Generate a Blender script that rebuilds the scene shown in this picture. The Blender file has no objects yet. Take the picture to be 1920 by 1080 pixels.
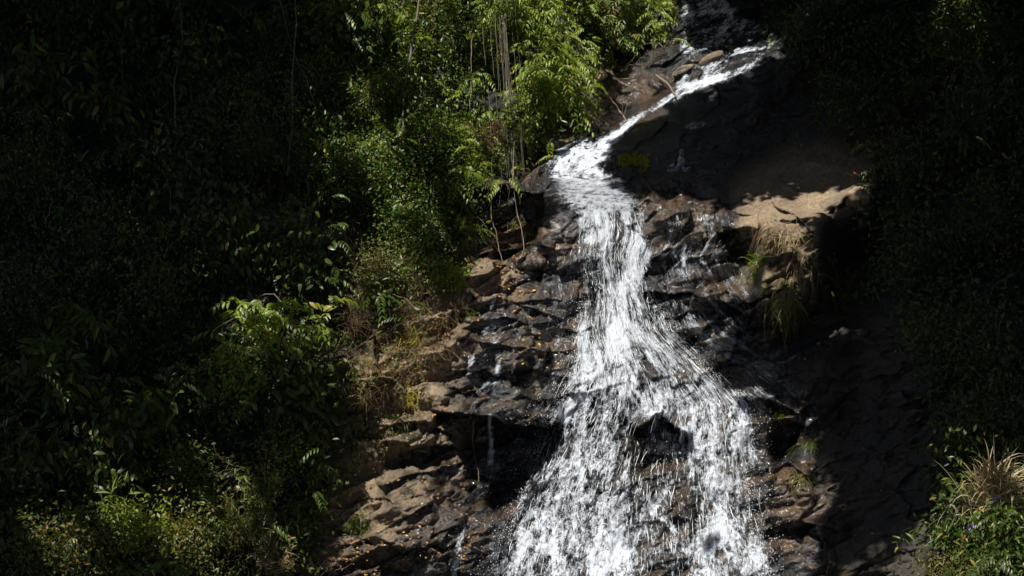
import bpy, math, random
import numpy as np
R = np.random.default_rng(7)
random.seed(7)
SC = bpy.context.scene
COL = SC.collection
rad = math.radians

# ---------------------------------------------------------------- camera
PITCH = rad(14.0)
CAM = np.array([0.0, -30.0, 10.0])
FPX = 3534.0
FW = np.array([0, math.cos(PITCH), -math.sin(PITCH)])
UP = np.array([0, math.sin(PITCH), math.cos(PITCH)])
RT = np.array([1.0, 0, 0])
cd = bpy.data.cameras.new('camera'); co = bpy.data.objects.new('camera', cd); COL.objects.link(co)
co.location = CAM; co.rotation_euler = (rad(90) - PITCH, 0, 0)
cd.sensor_width = 36; cd.lens = 36 * FPX / 1920; cd.clip_end = 500; cd.clip_start = 0.1
SC.camera = co
# ---------------------------------------------------------------- sun + sky + exposure
S = np.array([-0.34, -0.22, 0.91]); S /= np.linalg.norm(S)
w = bpy.data.worlds.new('World'); SC.world = w; w.use_nodes = True
nt = w.node_tree; sky = nt.nodes.new('ShaderNodeTexSky'); sky.sky_type = 'NISHITA'; sky.sun_disc = False
sky.sun_elevation = math.asin(S[2]); sky.sun_rotation = math.atan2(S[0], S[1])
nt.links.new(sky.outputs[0], nt.nodes['Background'].inputs[0]); nt.nodes['Background'].inputs[1].default_value = 0.058
ld = bpy.data.lights.new('sun', 'SUN'); ld.energy = 5.0; ld.angle = rad(0.5); ld.color = (1.0, 0.95, 0.87)
lo = bpy.data.objects.new('sun', ld); COL.objects.link(lo)
from mathutils import Vector
lo.rotation_euler = Vector(S).to_track_quat('Z', 'Y').to_euler(); lo.location = (-10, -5, 30)
vs = SC.view_settings; vs.view_transform = 'Standard'; vs.look = 'None'; vs.gamma = 1; vs.exposure = 0.5
try: vs.use_curve_mapping = False
except Exception: pass
SC.cycles.max_bounces = 5; SC.cycles.diffuse_bounces = 2; SC.cycles.glossy_bounces = 2
SC.cycles.transparent_max_bounces = 12; SC.cycles.transmission_bounces = 2
SC.cycles.sample_clamp_indirect = 3.0

# ---------------------------------------------------------------- numeric helpers
def P3(px, py, d):
    px = np.asarray(px, float); py = np.asarray(py, float); d = np.asarray(d, float)
    return CAM + d[..., None] * (FW + ((px - 960) / FPX)[..., None] * RT + ((540 - py) / FPX)[..., None] * UP)
def sm(a, b, x):
    t = np.clip((x - a) / (b - a), 0, 1); return t * t * (3 - 2 * t)
def hsh(ix, iy, seed):
    n = (ix.astype(np.int64) * 374761393 + iy.astype(np.int64) * 668265263 + seed * 1442695041) & 0x7fffffff
    n = ((n ^ (n >> 13)) * 1274126177) & 0x7fffffff
    n = (n ^ (n >> 16)) & 0x7fffffff
    n = (n * 1103515245 + 12345) & 0x7fffffff
    return ((n >> 7) & 0xffff) / 65535.0
def vn(x, y, seed=0):
    ix = np.floor(x); iy = np.floor(y); fx = x - ix; fy = y - iy
    fx = fx * fx * (3 - 2 * fx); fy = fy * fy * (3 - 2 * fy)
    a = hsh(ix, iy, seed); b = hsh(ix + 1, iy, seed); c = hsh(ix, iy + 1, seed); d = hsh(ix + 1, iy + 1, seed)
    return (a * (1 - fx) + b * fx) * (1 - fy) + (c * (1 - fx) + d * fx) * fy
def fbm(x, y, seed=0, oct=4, g=0.5):
    s = 0; a = 1; t = 0
    for o in range(oct):
        s = s + a * vn(x * 2 ** o + o * 17.3, y * 2 ** o - o * 9.1, seed + o); t += a; a *= g
    return s / t
def vplane(x, y, seed, tilt=0.6):
    """fractured-rock height: each jittered cell is its own tilted plane"""
    ix = np.floor(x); iy = np.floor(y)
    best = np.full(x.shape, 9.0); sec = np.full(x.shape, 9.0); val = np.zeros(x.shape)
    for dx in (-1, 0, 1):
        for dy in (-1, 0, 1):
            cx = ix + dx; cy = iy + dy
            qx = cx + .1 + .8 * hsh(cx, cy, seed); qy = cy + .1 + .8 * hsh(cx, cy, seed + 1)
            ex = x - qx; ey = y - qy; d = ex * ex + ey * ey
            v = hsh(cx, cy, seed + 2) + tilt * ((hsh(cx, cy, seed + 3) - .5) * 2 * ex + (hsh(cx, cy, seed + 4) - .3) * 2 * ey)
            m = d < best
            sec = np.where(m, best, np.minimum(sec, d)); val = np.where(m, v, val); best = np.where(m, d, best)
    return val, np.sqrt(sec) - np.sqrt(best)
# raster masks over the widened picture plane
MX0, MY0, MS = -900, -1000, 4
MW, MH = 950, 680
_gx, _gy = np.meshgrid(MX0 + MS * np.arange(MW), MY0 + MS * np.arange(MH))
def inpoly(poly, X, Y):
    c = np.zeros(X.shape, bool); n = len(poly)
    for i in range(n):
        x1, y1 = poly[i]; x2, y2 = poly[(i + 1) % n]
        if y1 == y2: continue
        c ^= ((Y < y1) != (Y < y2)) & (X < (x2 - x1) * (Y - y1) / (y2 - y1) + x1)
    return c
def blur(a, r):
    if r < 1: return a
    for _ in range(2):
        for ax in (0, 1):
            p = np.pad(a, [(r + 1, r) if i == ax else (0, 0) for i in (0, 1)], mode='edge').cumsum(ax)
            n = 2 * r + 1
            a = (np.take(p, range(n, p.shape[ax]), ax) - np.take(p, range(0, p.shape[ax] - n), ax)) / n
    return a
def samp(m, px, py):
    u = np.clip((px - MX0) / MS, 0, MW - 1.001); v = np.clip((py - MY0) / MS, 0, MH - 1.001)
    i = u.astype(int); j = v.astype(int); fu = u - i; fv = v - j
    return (m[j, i] * (1 - fu) + m[j, i + 1] * fu) * (1 - fv) + (m[j + 1, i] * (1 - fu) + m[j + 1, i + 1] * fu) * fv
def pmask(items, bl=3, wob=14):
    """items: (polygon, value); later ones win"""
    wx = _gx + wob * 2 * (fbm(_gx / 40., _gy / 40., 91) - .5) * 2; wy = _gy + wob * 2 * (fbm(_gx / 40., _gy / 40., 95) - .5) * 2
    m = np.zeros(_gx.shape)
    for poly, v in items: m[inpoly(poly, wx, wy)] = v
    return blur(m, bl)
def smask(strokes, wob=0):
    """strokes: list of ([(x,y,halfwidth,density)...]) -> max of soft-edged tapering strokes"""
    m = np.zeros(_gx.shape)
    for st in strokes:
        for (x1, y1, w1, d1), (x2, y2, w2, d2) in zip(st[:-1], st[1:]):
            lo = max(w1, w2) * 1.6 + 8
            i0 = max(0, int((min(x1, x2) - lo - MX0) / MS)); i1 = int((max(x1, x2) + lo - MX0) / MS) + 2
            j0 = max(0, int((min(y1, y2) - lo - MY0) / MS)); j1 = int((max(y1, y2) + lo - MY0) / MS) + 2
            X = _gx[j0:j1, i0:i1]; Y = _gy[j0:j1, i0:i1]
            L = (x2 - x1) ** 2 + (y2 - y1) ** 2 + 1e-6
            t = np.clip(((X - x1) * (x2 - x1) + (Y - y1) * (y2 - y1)) / L, 0, 1)
            dd = np.hypot(X - x1 - t * (x2 - x1), Y - y1 - t * (y2 - y1))
            ww = w1 + t * (w2 - w1); de = d1 + t * (d2 - d1)
            v = de * (1 - sm(.55, 1.35, dd / np.maximum(ww, 1)))
            m[j0:j1, i0:i1] = np.maximum(m[j0:j1, i0:i1], v)
    return m

# ---------------------------------------------------------------- materials
def nodes_of(name):
    m = bpy.data.materials.new(name); m.use_nodes = True
    n = m.node_tree; b = n.nodes['Principled BSDF']; return m, n, b
def N(n, t, **k):
    x = n.nodes.new('ShaderNode' + t)
    for a, v in k.items():
        if a.startswith('i_'):
            x.inputs[a[2:].replace('_', ' ')].default_value = v
        else: setattr(x, a, v)
    return x
def mixc(n, f, a, b, typ='MIX'):
    x = n.nodes.new('ShaderNodeMix'); x.data_type = 'RGBA'; x.blend_type = typ
    for s, v in ((x.inputs[0], f), (x.inputs[6], a), (x.inputs[7], b)):
        if hasattr(v, 'is_linked') or hasattr(v, 'links'): n.links.new(v, s)
        else: s.default_value = v if not isinstance(v, tuple) else (*v, 1)
    return x.outputs[2]
def mth(n, op, a, b=0.0, c=None, clamp=False):
    x = n.nodes.new('ShaderNodeMath'); x.operation = op; x.use_clamp = clamp
    for s, v in zip(x.inputs, (a, b, c)):
        if v is None: continue
        if hasattr(v, 'links'): n.links.new(v, s)
        else: s.default_value = v
    return x.outputs[0]
def mapr(n, v, a, b, c=0.0, d=1.0):
    x = n.nodes.new('ShaderNodeMapRange'); x.clamp = True
    n.links.new(v, x.inputs[0]); x.inputs[1].default_value = a; x.inputs[2].default_value = b
    x.inputs[3].default_value = c; x.inputs[4].default_value = d; return x.outputs[0]
def attr(n, name): return N(n, 'Attribute', attribute_name=name)
def noise(n, vec, scale, det=4, rough=.55, dist=0.0):
    x = N(n, 'TexNoise'); x.inputs['Scale'].default_value = scale; x.inputs['Detail'].default_value = det
    x.inputs['Roughness'].default_value = rough; x.inputs['Distortion'].default_value = dist
    if vec is not None: n.links.new(vec, x.inputs['Vector'])
    return x.outputs['Fac']
def vmap(n, vec, scale, rot=(0, 0, 0)):
    x = N(n, 'Mapping'); x.inputs['Scale'].default_value = scale; x.inputs['Rotation'].default_value = rot
    n.links.new(vec, x.inputs['Vector']); return x.outputs[0]

def mat_rock():
    # tone, grain and relief come with the mesh (fields n1, n2, n3); the shader adds only the finest grit
    m, n, b = nodes_of('rock')
    tc = N(n, 'TexCoord').outputs['Object']
    wet = attr(n, 'wet').outputs['Fac']; moss = attr(n, 'moss').outputs['Fac']; tan = attr(n, 'tan').outputs['Fac']
    nn = N(n, 'SeparateXYZ'); n.links.new(attr(n, 'nse').outputs['Vector'], nn.inputs[0]); n1, n2, n3 = nn.outputs
    n4 = noise(n, tc, 16, 4, .75, .4)
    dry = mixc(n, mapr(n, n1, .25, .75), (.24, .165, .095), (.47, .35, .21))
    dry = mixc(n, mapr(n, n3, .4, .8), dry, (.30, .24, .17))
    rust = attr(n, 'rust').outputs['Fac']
    dark = mixc(n, mapr(n, n2, .3, .7), (.011, .012, .013), mixc(n, rust, (.024, .027, .032), (.10, .07, .038)))  # stone without rust is darker and bluish, shade put into its colour
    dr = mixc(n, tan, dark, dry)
    wc = mixc(n, mth(n, 'MULTIPLY', mapr(n, n1, .38, .66), rust), (.007, .0095, .014), (.11, .064, .024))  # wet stone without rust gets a painted blue-black shade tone
    wc = mixc(n, mth(n, 'MULTIPLY', mapr(n, n2, .5, .8), rust), wc, (.05, .038, .024))
    wf = mapr(n, mth(n, 'ADD', wet, mth(n, 'MULTIPLY', mth(n, 'SUBTRACT', n2, .5), .9)), .35, .65)
    c = mixc(n, wf, dr, wc)
    mf = mapr(n, mth(n, 'ADD', moss, mth(n, 'MULTIPLY', mth(n, 'SUBTRACT', n2, .5), .75)), .42, .62)
    mc = mixc(n, mapr(n, n3, .35, .65), (.03, .033, .008), (.13, .11, .02))
    c = mixc(n, mf, c, mc)
    c = mixc(n, mapr(n, n4, .35, .65, 0, .6), c, (.03, .022, .015))
    n.links.new(c, b.inputs['Base Color'])
    rg = mth(n, 'MULTIPLY_ADD', wf, -.70, .88)
    rg = mth(n, 'ADD', rg, mth(n, 'MULTIPLY', mth(n, 'SUBTRACT', n4, .5), .3), clamp=True)
    rg = mth(n, 'MAXIMUM', rg, mth(n, 'MULTIPLY', mf, .9))
    n.links.new(rg, b.inputs['Roughness'])
    bp = N(n, 'Bump'); bp.inputs['Strength'].default_value = 1.0; bp.inputs['Distance'].default_value = .045
    n.links.new(n4, bp.inputs['Height']); n.links.new(bp.outputs[0], b.inputs['Normal'])
    b.inputs['Specular IOR Level'].default_value = .6
    n5 = noise(n, vmap(n, tc, (1, 1, .8)), 15, 2.5, .5, .5)
    b2 = N(n, 'Bump'); b2.inputs['Strength'].default_value = 1.0; b2.inputs['Distance'].default_value = .075
    n.links.new(n5, b2.inputs['Height']); n.links.new(b2.outputs[0], b.inputs['Coat Normal'])
    n.links.new(mth(n, 'MULTIPLY', mth(n, 'ADD', rust, .15, clamp=True), mth(n, 'MULTIPLY', wf, mth(n, 'SUBTRACT', 1.0, mf))), b.inputs['Coat Weight']); b.inputs['Coat Roughness'].default_value = .06; b.inputs['Coat IOR'].default_value = 1.75
    return m

def mat_water():
    m, n, b = nodes_of('white_water')
    fl = attr(n, 'flow').outputs['Vector']; dn = attr(n, 'foam').outputs['Fac']
    nb = noise(n, vmap(n, fl, (1, .42, 1)), 27, 5, .82, 1.1)
    v = mth(n, 'ADD', dn, mth(n, 'MULTIPLY', mth(n, 'SUBTRACT', nb, .5), 3.1))
    al = mapr(n, v, .38, .98)
    n.links.new(al, b.inputs['Alpha'])
    b.inputs['Base Color'].default_value = (.74, .81, .90, 1); b.inputs['Roughness'].default_value = .3
    bp = N(n, 'Bump'); bp.inputs['Strength'].default_value = 1.0; bp.inputs['Distance'].default_value = .016
    n.links.new(v, bp.inputs['Height']); n.links.new(bp.outputs[0], b.inputs['Normal'])
    return m

def mat_leaf(name, c1, c2, c3, rough=.38, trans=.35, spec=.5):
    m, n, b = nodes_of(name)
    r = attr(n, 'rnd').outputs['Fac']
    c = mixc(n, mapr(n, r, 0, .8), c1, c2); c = mixc(n, mapr(n, r, .93, .97), c, c3)
    n.links.new(c, b.inputs['Base Color']); b.inputs['Roughness'].default_value = rough
    b.inputs['Specular IOR Level'].default_value = spec * .8
    if trans > 0:
        t = N(n, 'BsdfTranslucent'); hs = N(n, 'HueSaturation'); hs.inputs['Value'].default_value = 1.5; hs.inputs['Saturation'].default_value = 1.15
        hs.inputs['Hue'].default_value = .485
        n.links.new(c, hs.inputs['Color']); n.links.new(hs.outputs[0], t.inputs['Color'])
        mx = N(n, 'MixShader'); mx.inputs[0].default_value = trans
        n.links.new(b.outputs[0], mx.inputs[1]); n.links.new(t.outputs[0], mx.inputs[2])
        n.links.new(mx.outputs[0], n.nodes['Material Output'].inputs['Surface'])
    return m
def mat_plain(name, c1, c2, rough=.85, sc=8):
    m, n, b = nodes_of(name)
    tc = N(n, 'TexCoord').outputs['Object']; f = noise(n, tc, sc, 5, .65)
    n.links.new(mixc(n, mapr(n, f, .3, .7), c1, c2), b.inputs['Base Color']); b.inputs['Roughness'].default_value = rough
    bp = N(n, 'Bump'); bp.inputs['Strength'].default_value = .6; bp.inputs['Distance'].default_value = .02
    n.links.new(f, bp.inputs['Height']); n.links.new(bp.outputs[0], b.inputs['Normal'])
    return m
M = dict(
    rock=mat_rock(), water=mat_water(),
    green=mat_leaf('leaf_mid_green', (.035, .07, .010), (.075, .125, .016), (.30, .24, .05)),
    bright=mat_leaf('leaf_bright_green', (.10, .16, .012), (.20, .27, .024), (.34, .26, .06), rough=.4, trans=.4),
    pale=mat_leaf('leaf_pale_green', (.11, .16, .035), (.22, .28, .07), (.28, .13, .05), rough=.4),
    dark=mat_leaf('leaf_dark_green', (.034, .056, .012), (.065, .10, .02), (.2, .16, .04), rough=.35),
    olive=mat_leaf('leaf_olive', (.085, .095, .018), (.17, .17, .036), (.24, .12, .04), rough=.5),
    straw=mat_leaf('dry_grass', (.26, .19, .09), (.46, .37, .2), (.5, .44, .3), rough=.6, trans=.25),
    brown=mat_leaf('dry_twig', (.10, .065, .032), (.25, .165, .08), (.38, .27, .14), rough=.8, trans=0),
    red=mat_leaf('reddish_twig', (.09, .035, .025), (.17, .075, .05), (.2, .12, .08), rough=.8, trans=0),
    litter=mat_leaf('fallen_leaf', (.16, .075, .03), (.42, .22, .07), (.75, .5, .10), rough=.6, trans=.2),
    bark=mat_plain('bark', (.07, .055, .04), (.19, .16, .12)),
    wood=mat_plain('driftwood', (.10, .075, .05), (.24, .18, .13)),
    petal=mat_leaf('petal', (.32, .28, .62), (.45, .4, .8), (.5, .5, .9), rough=.6),
    drop=mat_plain('spray', (.85, .88, .92), (.92, .94, .96), .25),
    moss=mat_leaf('moss_strand', (.22, .21, .02), (.42, .38, .04), (.5, .45, .06), rough=.7),
    soil=mat_plain('forest_soil', (.03, .024, .015), (.06, .05, .025)),
)

# ---------------------------------------------------------------- mesh helpers
def link_mesh(name, V, F, mat, parent=None, attrs=None, smooth=False, facernd=None, origin=None):
    """V (n,3), F (m,k) one polygon size"""
    V = np.asarray(V, np.float64); F = np.asarray(F, np.int32)
    if origin is not None: V = V - np.asarray(origin)
    me = bpy.data.meshes.new(name); nf, k = F.shape
    me.vertices.add(len(V)); me.vertices.foreach_set('co', V.astype(np.float32).ravel())
    me.loops.add(nf * k); me.loops.foreach_set('vertex_index', F.ravel())
    me.polygons.add(nf); me.polygons.foreach_set('loop_start', (np.arange(nf) * k).astype(np.int32))
    try: me.polygons.foreach_set('loop_total', np.full(nf, k, np.int32))
    except Exception: pass
    me.update(calc_edges=True); me.validate()
    if smooth: me.polygons.foreach_set('use_smooth', np.ones(len(me.polygons), bool))
    if facernd is not None and len(me.polygons) == nf:
        a = me.attributes.new('rnd', 'FLOAT', 'FACE'); a.data.foreach_set('value', np.asarray(facernd, np.float32))
    for kx, v in (attrs or {}).items():
        v = np.asarray(v, np.float32)
        if v.ndim == 2:
            a = me.attributes.new(kx, 'FLOAT_VECTOR', 'POINT'); a.data.foreach_set('vector', v.ravel())
        else:
            a = me.attributes.new(kx, 'FLOAT', 'POINT'); a.data.foreach_set('value', v)
    me.materials.append(M[mat] if isinstance(mat, str) else mat)
    o = bpy.data.objects.new(name, me); COL.objects.link(o)
    if parent is not None: o.parent = parent
    elif origin is not None: o.location = origin
    return o
def tag(o, label=None, cat=None, group=None, kind=None):
    if label: o['label'] = label
    if cat: o['category'] = cat
    if group: o['group'] = group
    if kind: o['kind'] = kind
    return o
def thing(name, loc, label, cat, group=None):
    e = bpy.data.objects.new(name, None); e.empty_display_size = .2; COL.objects.link(e); e.location = [float(v) for v in loc]
    return tag(e, label, cat, group)

# ---------------------------------------------------------------- the rock face: how far each spot lies from the viewpoint
COLS = [
 (-900, [(-1000, 44), (0, 32), (540, 27.5), (1080, 24), (1700, 19)]),
 (0,    [(-1000, 46), (0, 34.4), (540, 30.0), (1080, 26.9), (1700, 21)]),
 (400,  [(-1000, 47), (0, 35), (540, 30.4), (1080, 27.3), (1700, 22)]),
 (700,  [(-1000, 48), (0, 35.4), (350, 32.2), (700, 29.8), (1080, 27.8), (1700, 23.5)]),
 (900,  [(-1000, 49), (0, 37), (340, 33.0), (500, 31.6), (780, 29.7), (1080, 27.9), (1700, 24)]),
 (1150, [(-1000, 50), (0, 37.6), (250, 33.9), (340, 32.8), (680, 29.9), (1080, 27.6), (1700, 24)]),
 (1300, [(-1000, 49), (0, 35.6), (170, 33.6), (340, 32.4), (500, 31.0), (700, 29.8), (1080, 27.4), (1700, 24)]),
 (1450, [(-1000, 48), (0, 35.2), (100, 33.9), (290, 32.6), (420, 30.9), (560, 30.2), (1080, 27.0), (1700, 23.5)]),
 (1600, [(-1000, 47), (0, 34.6), (300, 32.0), (400, 31.0), (1080, 26.0), (1700, 22)]),
 (1920, [(-1000, 45), (0, 32), (540, 28), (1080, 24), (1700, 19)]),
 (2900, [(-1000, 41), (0, 27), (540, 23), (1080, 19), (1700, 15)]),
]
# lips: polyline, out (m), tread px above, fall px below, undercut m, undercut px, end fade px
LIPS = [
 ([(880, 350), (940, 348), (1000, 352), (1060, 368), (1120, 384), (1230, 392), (1350, 400)], .5, 34, 260, .0, 60, 40),
 ([(892, 352), (940, 350), (1000, 356), (1010, 360)], .6, 26, 170, 1.15, 80, 8),
 ([(1385, 400), (1440, 405), (1510, 412), (1560, 394), (1600, 372), (1645, 346)], .5, 95, 120, .3, 12, 20),
 ([(1352, 434), (1380, 428), (1422, 430)], .6, 34, 75, .7, 45, 6),
 ([(1215, 482), (1262, 462), (1275, 455)], .16, 10, 40, .12, 20, 14),
 ([(1215, 545), (1260, 552), (1300, 548), (1350, 562), (1400, 590)], .3, 50, 120, .65, 30, 16),
 ([(1080, 470), (1150, 455), (1220, 440)], .14, 26, 90, .0, 20, 30),
 ([(1080, 668), (1130, 642), (1190, 636), (1250, 668), (1300, 715), (1400, 740), (1440, 768)], .5, 60, 300, .0, 40, 30),
 ([(1190, 800), (1232, 772), (1285, 805)], .35, 40, 140, .9, 70, 12),
 ([(1150, 930), (1200, 900), (1262, 880), (1300, 900)], .22, 30, 90, .12, 30, 24),
 ([(1380, 742), (1450, 752), (1500, 776)], .35, 30, 100, .4, 60, 18),
 ([(1420, 880), (1480, 868), (1520, 900)], .35, 40, 80, .25, 40, 20),
 ([(1425, 990), (1500, 972), (1580, 990)], .3, 40, 80, .25, 40, 20),
 ([(820, 766), (880, 776), (930, 782), (985, 800), (1040, 792)], .6, 42, 170, 1.2, 110, 16),
 ([(905, 478), (960, 462), (1010, 455), (1035, 464)], .38, 14, 60, .45, 30, 10),
 ([(840, 560), (900, 578), (960, 570), (1060, 560)], .22, 26, 60, .14, 18, 22),
 ([(870, 604), (920, 596), (1000, 604), (1050, 596)], .2, 20, 50, .18, 20, 20),
 ([(880, 640), (950, 648), (1030, 662), (1070, 655)], .22, 20, 60, .2, 22, 20),
 ([(860, 690), (930, 700), (1000, 690), (1060, 708)], .2, 22, 60, .2, 26, 20),
 ([(720, 795), (800, 790), (850, 812)], .25, 22, 60, .3, 26, 14),
 ([(730, 826), (800, 830), (852, 838)], .35, 26, 80, .32, 34, 12),
 ([(715, 905), (760, 890), (850, 872), (870, 866)], .25, 18, 50, .3, 26, 14),
 ([(700, 940), (800, 930), (870, 960), (930, 985)], .45, 60, 150, .05, 40, 30),
 ([(600, 1040), (700, 1010), (760, 1030)], .3, 30, 80, .15, 30, 30),
 ([(760, 560), (820, 540), (900, 505), (940, 500)], .3, 40, 90, .1, 20, 30),
 ([(700, 700), (780, 690), (860, 640)], .25, 40, 90, .1, 20, 40),
 ([(1470, 350), (1510, 368), (1560, 388)], .07, 8, 12, .08, 6, 8), ([(1430, 372), (1480, 384)], .04, 8, 10, .05, 5, 8), ([(1440, 318), (1500, 306), (1580, 312)], .12, 20, 20, .06, 8, 20),
 ([(1570, 395), (1600, 360), (1640, 348), (1660, 352)], .35, 26, 90, .2, 30, 10),
 ([(1480, 700), (1560, 690), (1640, 720)], .3, 60, 120, .05, 30, 40),
 ([(1600, 560), (1680, 600), (1740, 590)], .3, 60, 120, .1, 30, 40),
 ([(1560, 860), (1660, 850), (1740, 880)], .3, 60, 160, .05, 30, 40),
 ([(1600, 1040), (1660, 1000), (1740, 1000)], .35, 50, 160, .05, 30, 40),
]
CREST = [(-900, -500), (900, 300), (1130, 268), (1165, 245), (1200, 222), (1290, 183), (1345, 158), (1400, 136), (1440, 108), (1480, 72), (1530, 20), (1600, -60), (2900, -900)]
smoothslab = pmask([([(1150, 260), (1210, 225), (1300, 183), (1400, 140), (1480, 80), (1620, 180), (1650, 340), (1580, 395), (1440, 405), (1370, 380), (1250, 345), (1130, 330)], 1),
                    ([(1540, 420), (1700, 500), (1760, 800), (1760, 1080), (1600, 1080), (1540, 900), (1500, 720), (1480, 640)], .45)], 8)
RECESS = [([(893, 357), (985, 355), (1002, 372), (1004, 420), (1014, 458), (960, 474), (946, 500), (902, 442)], .25, .55),
          ([(870, 790), (960, 800), (1040, 802), (1022, 860), (978, 930), (930, 965), (905, 905), (868, 890)], .5, .5),
          ([(1356, 438), (1419, 432), (1420, 476), (1400, 504), (1372, 492)], .15, .5),
          ([(1203, 802), (1235, 780), (1276, 806), (1288, 880), (1246, 892), (1204, 880)], .16, .22),
          ([(1282, 562), (1345, 566), (1336, 602), (1290, 606)], .25, .4),
          ([(880, 690), (960, 700), (1060, 712), (1066, 742), (990, 738), (930, 724)], .2, .4),
          ([(726, 832), (850, 842), (850, 868), (760, 880), (722, 890)], .2, .4),
          ([(1440, 790), (1500, 800), (1500, 860), (1450, 868)], .3, .4)]
RMASK = [(pmask([(p, 1)], 1, 11), p[0][1], a, g) for p, a, g in RECESS]
fallzone = pmask([([(1085, 380), (1210, 380), (1225, 480), (1240, 600), (1340, 690), (1400, 780), (1410, 950), (1440, 1080), (1520, 1700), (820, 1700), (925, 1080), (965, 950), (1000, 850), (1040, 780), (1080, 690), (1095, 500)], 1), ([(1060, 300), (1150, 260), (1130, 340), (1160, 390), (1090, 380)], 1)], 7, 4)
_xb = np.array([c[0] for c in COLS], float)
def depth(px, py):
    px = np.asarray(px, float); py = np.asarray(py, float)
    D = np.zeros(np.broadcast(px, py).shape)
    prof = [np.interp(py, [a for a, _ in c[1]], [b for _, b in c[1]]) for c in COLS]
    k = np.clip(np.searchsorted(_xb, px, side='right') - 1, 0, len(COLS) - 2)
    f = (px - _xb[k]) / (_xb[k + 1] - _xb[k]); f = np.clip(f, 0, 1); f = f * f * (3 - 2 * f) * .6 + f * .4
    pr = np.stack(prof)
    idx = np.indices(D.shape)
    D = pr[(k, *idx)] * (1 - f) + pr[(k + 1, *idx)] * f
    # wobble of the drawing so no line is ruled
    wx = px + 26 * (fbm(px / 45., py / 45., 11, 4) - .5); wy = py + 22 * (fbm(px / 38., py / 38., 21, 4) - .5)
    # crest of the big dark slab: rock behind it lies further back
    yc = np.interp(wx, [a for a, _ in CREST], [b for _, b in CREST])
    wn = sm(1080, 1180, wx)
    D += wn * (1.5 * sm(0, 46, yc - wy) + .25 * sm(0, 14, yc - wy)) 
    D -= wn * .35 * np.exp(-((yc - wy + 55) / 50.) ** 2) * (1 - sm(1500, 1620, wx))
    for pts, out, tr, fa, uc, ur, fd in LIPS:
        X = [a for a, _ in pts]; Y = [b for _, b in pts]
        yl = np.interp(wx, X, Y); dy = yl - wy
        win = sm(X[0] - fd, X[0] + fd * .3, wx) * (1 - sm(X[-1] - fd * .3, X[-1] + fd, wx))
        ab = 1 - np.clip(dy / tr, 0, 1); be = 1 - sm(0, fa, -dy)
        D -= win * out * np.where(dy > 0, ab, be)
        D += win * uc * sm(0, 5, -dy) * np.exp(-np.clip(-dy, 0, None) / ur) * (dy < 0)
    # grassy rib under the tan slab, sharp on its right side
    xr = np.interp(wy, [400, 600], [1552, 1500])
    D -= .75 * (.85 + .8 * np.clip((wy - 400) / 150, 0, 1)) * sm(1395, 1440, wx) * (1 - sm(xr - 6, xr + 12, wx)) * sm(396, 412, wy) * (1 - sm(520, 660, wy))
    # gully right of the rib and broad swells
    D += .5 * np.exp(-((wx - 1600) / 60.) ** 2) * sm(420, 470, wy) * (1 - sm(700, 900, wy))
    # bulges
    for bx, by, rx, ry, a in ((820, 1000, 130, 90, .5), (1000, 745, 90, 45, .35), (1480, 1050, 90, 60, .4), (1475, 920, 50, 60, .35), (1250, 980, 60, 90, .15), (960, 640, 110, 70, .2)):
        q = ((wx - bx) / rx) ** 2 + ((wy - by) / ry) ** 2; D -= a * np.sqrt(np.clip(1 - q, 0, 1))
    for rm, y0, a0, g0 in RMASK: D += samp(rm, px, py) * (a0 + g0 * np.clip(py - y0, 0, 200) / 118.)
    # fractured relief
    U = (px - 960) / 118.; V = (540 - py) / 118.
    a = rad(20); U2 = U * math.cos(a) + V * math.sin(a); V2 = -U * math.sin(a) + V * math.cos(a)
    U2 = U2 + .35 * (fbm(U * 1.7, V * 1.7, 31) - .5); V2 = V2 + .22 * (fbm(U * 2.1, V * 2.1, 37) - .5)
    s = samp(smoothslab, px, py); rgh = 1 - .78 * s
    far = (np.abs(px - 960) < 1100) & (py > -60) & (py < 1140)
    h1, e1 = vplane(U2 / 1.15, V2 / .5, 41, .8)
    h2, e2 = vplane(U2 / .6 + 3, V2 / .26 + 7, 51, .9)
    h3, e3 = vplane(U2 / .19, V2 / .085, 61, .9)
    q1 = sm(.3, .7, fbm(U / 1.3, V / 1.3, 81, 2)); q2 = sm(.35, .65, fbm(U / .8, V / .6, 85, 2))
    rel = .40 * h1 + .22 * h2 * (.5 + .9 * q1) + .055 * h3 * (.3 + 1.2 * q2)
    rel -= .05 * (1 - sm(0, .05, e1)) * q2 + .03 * (1 - sm(0, .07, e2)) * q1
    rel += .17 * fbm(U / .9, V / .9, 71, 6, .55) * (1 - .3 * s)
    # bedding: little steps, each a tread and a broken riser
    for per, amp, sd in ((.46, .13, 83), (.17, .03, 87)):
        tt = V2 / per + 1.5 * fbm(U2 / 1.1, V2 / .5, sd, 3) + .5 * hsh(np.floor(U2 * 3.1 + 3 * V2), np.floor(V2 * 0), sd)
        fr = tt - np.floor(tt); rel += amp * (1 - fr) * sm(.35, .65, fbm(U / .7, V / .45, sd + 2, 2)) * np.where(fr < .12, fr / .12, 1)
    rel += .035 * fbm(U2 / .10, V2 / .06, 73, 3, .6)
    fz = samp(fallzone, px, py); rgh = rgh * (1 - .5 * fz)
    D -= .12 * fz * fbm(U * 2.2, V * 1.4, 99, 3)
    D -= rgh * rel + (1 - rgh) * .25 * fbm(U2 / 1.4, V2 / .35, 77, 5)
    return D

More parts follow.
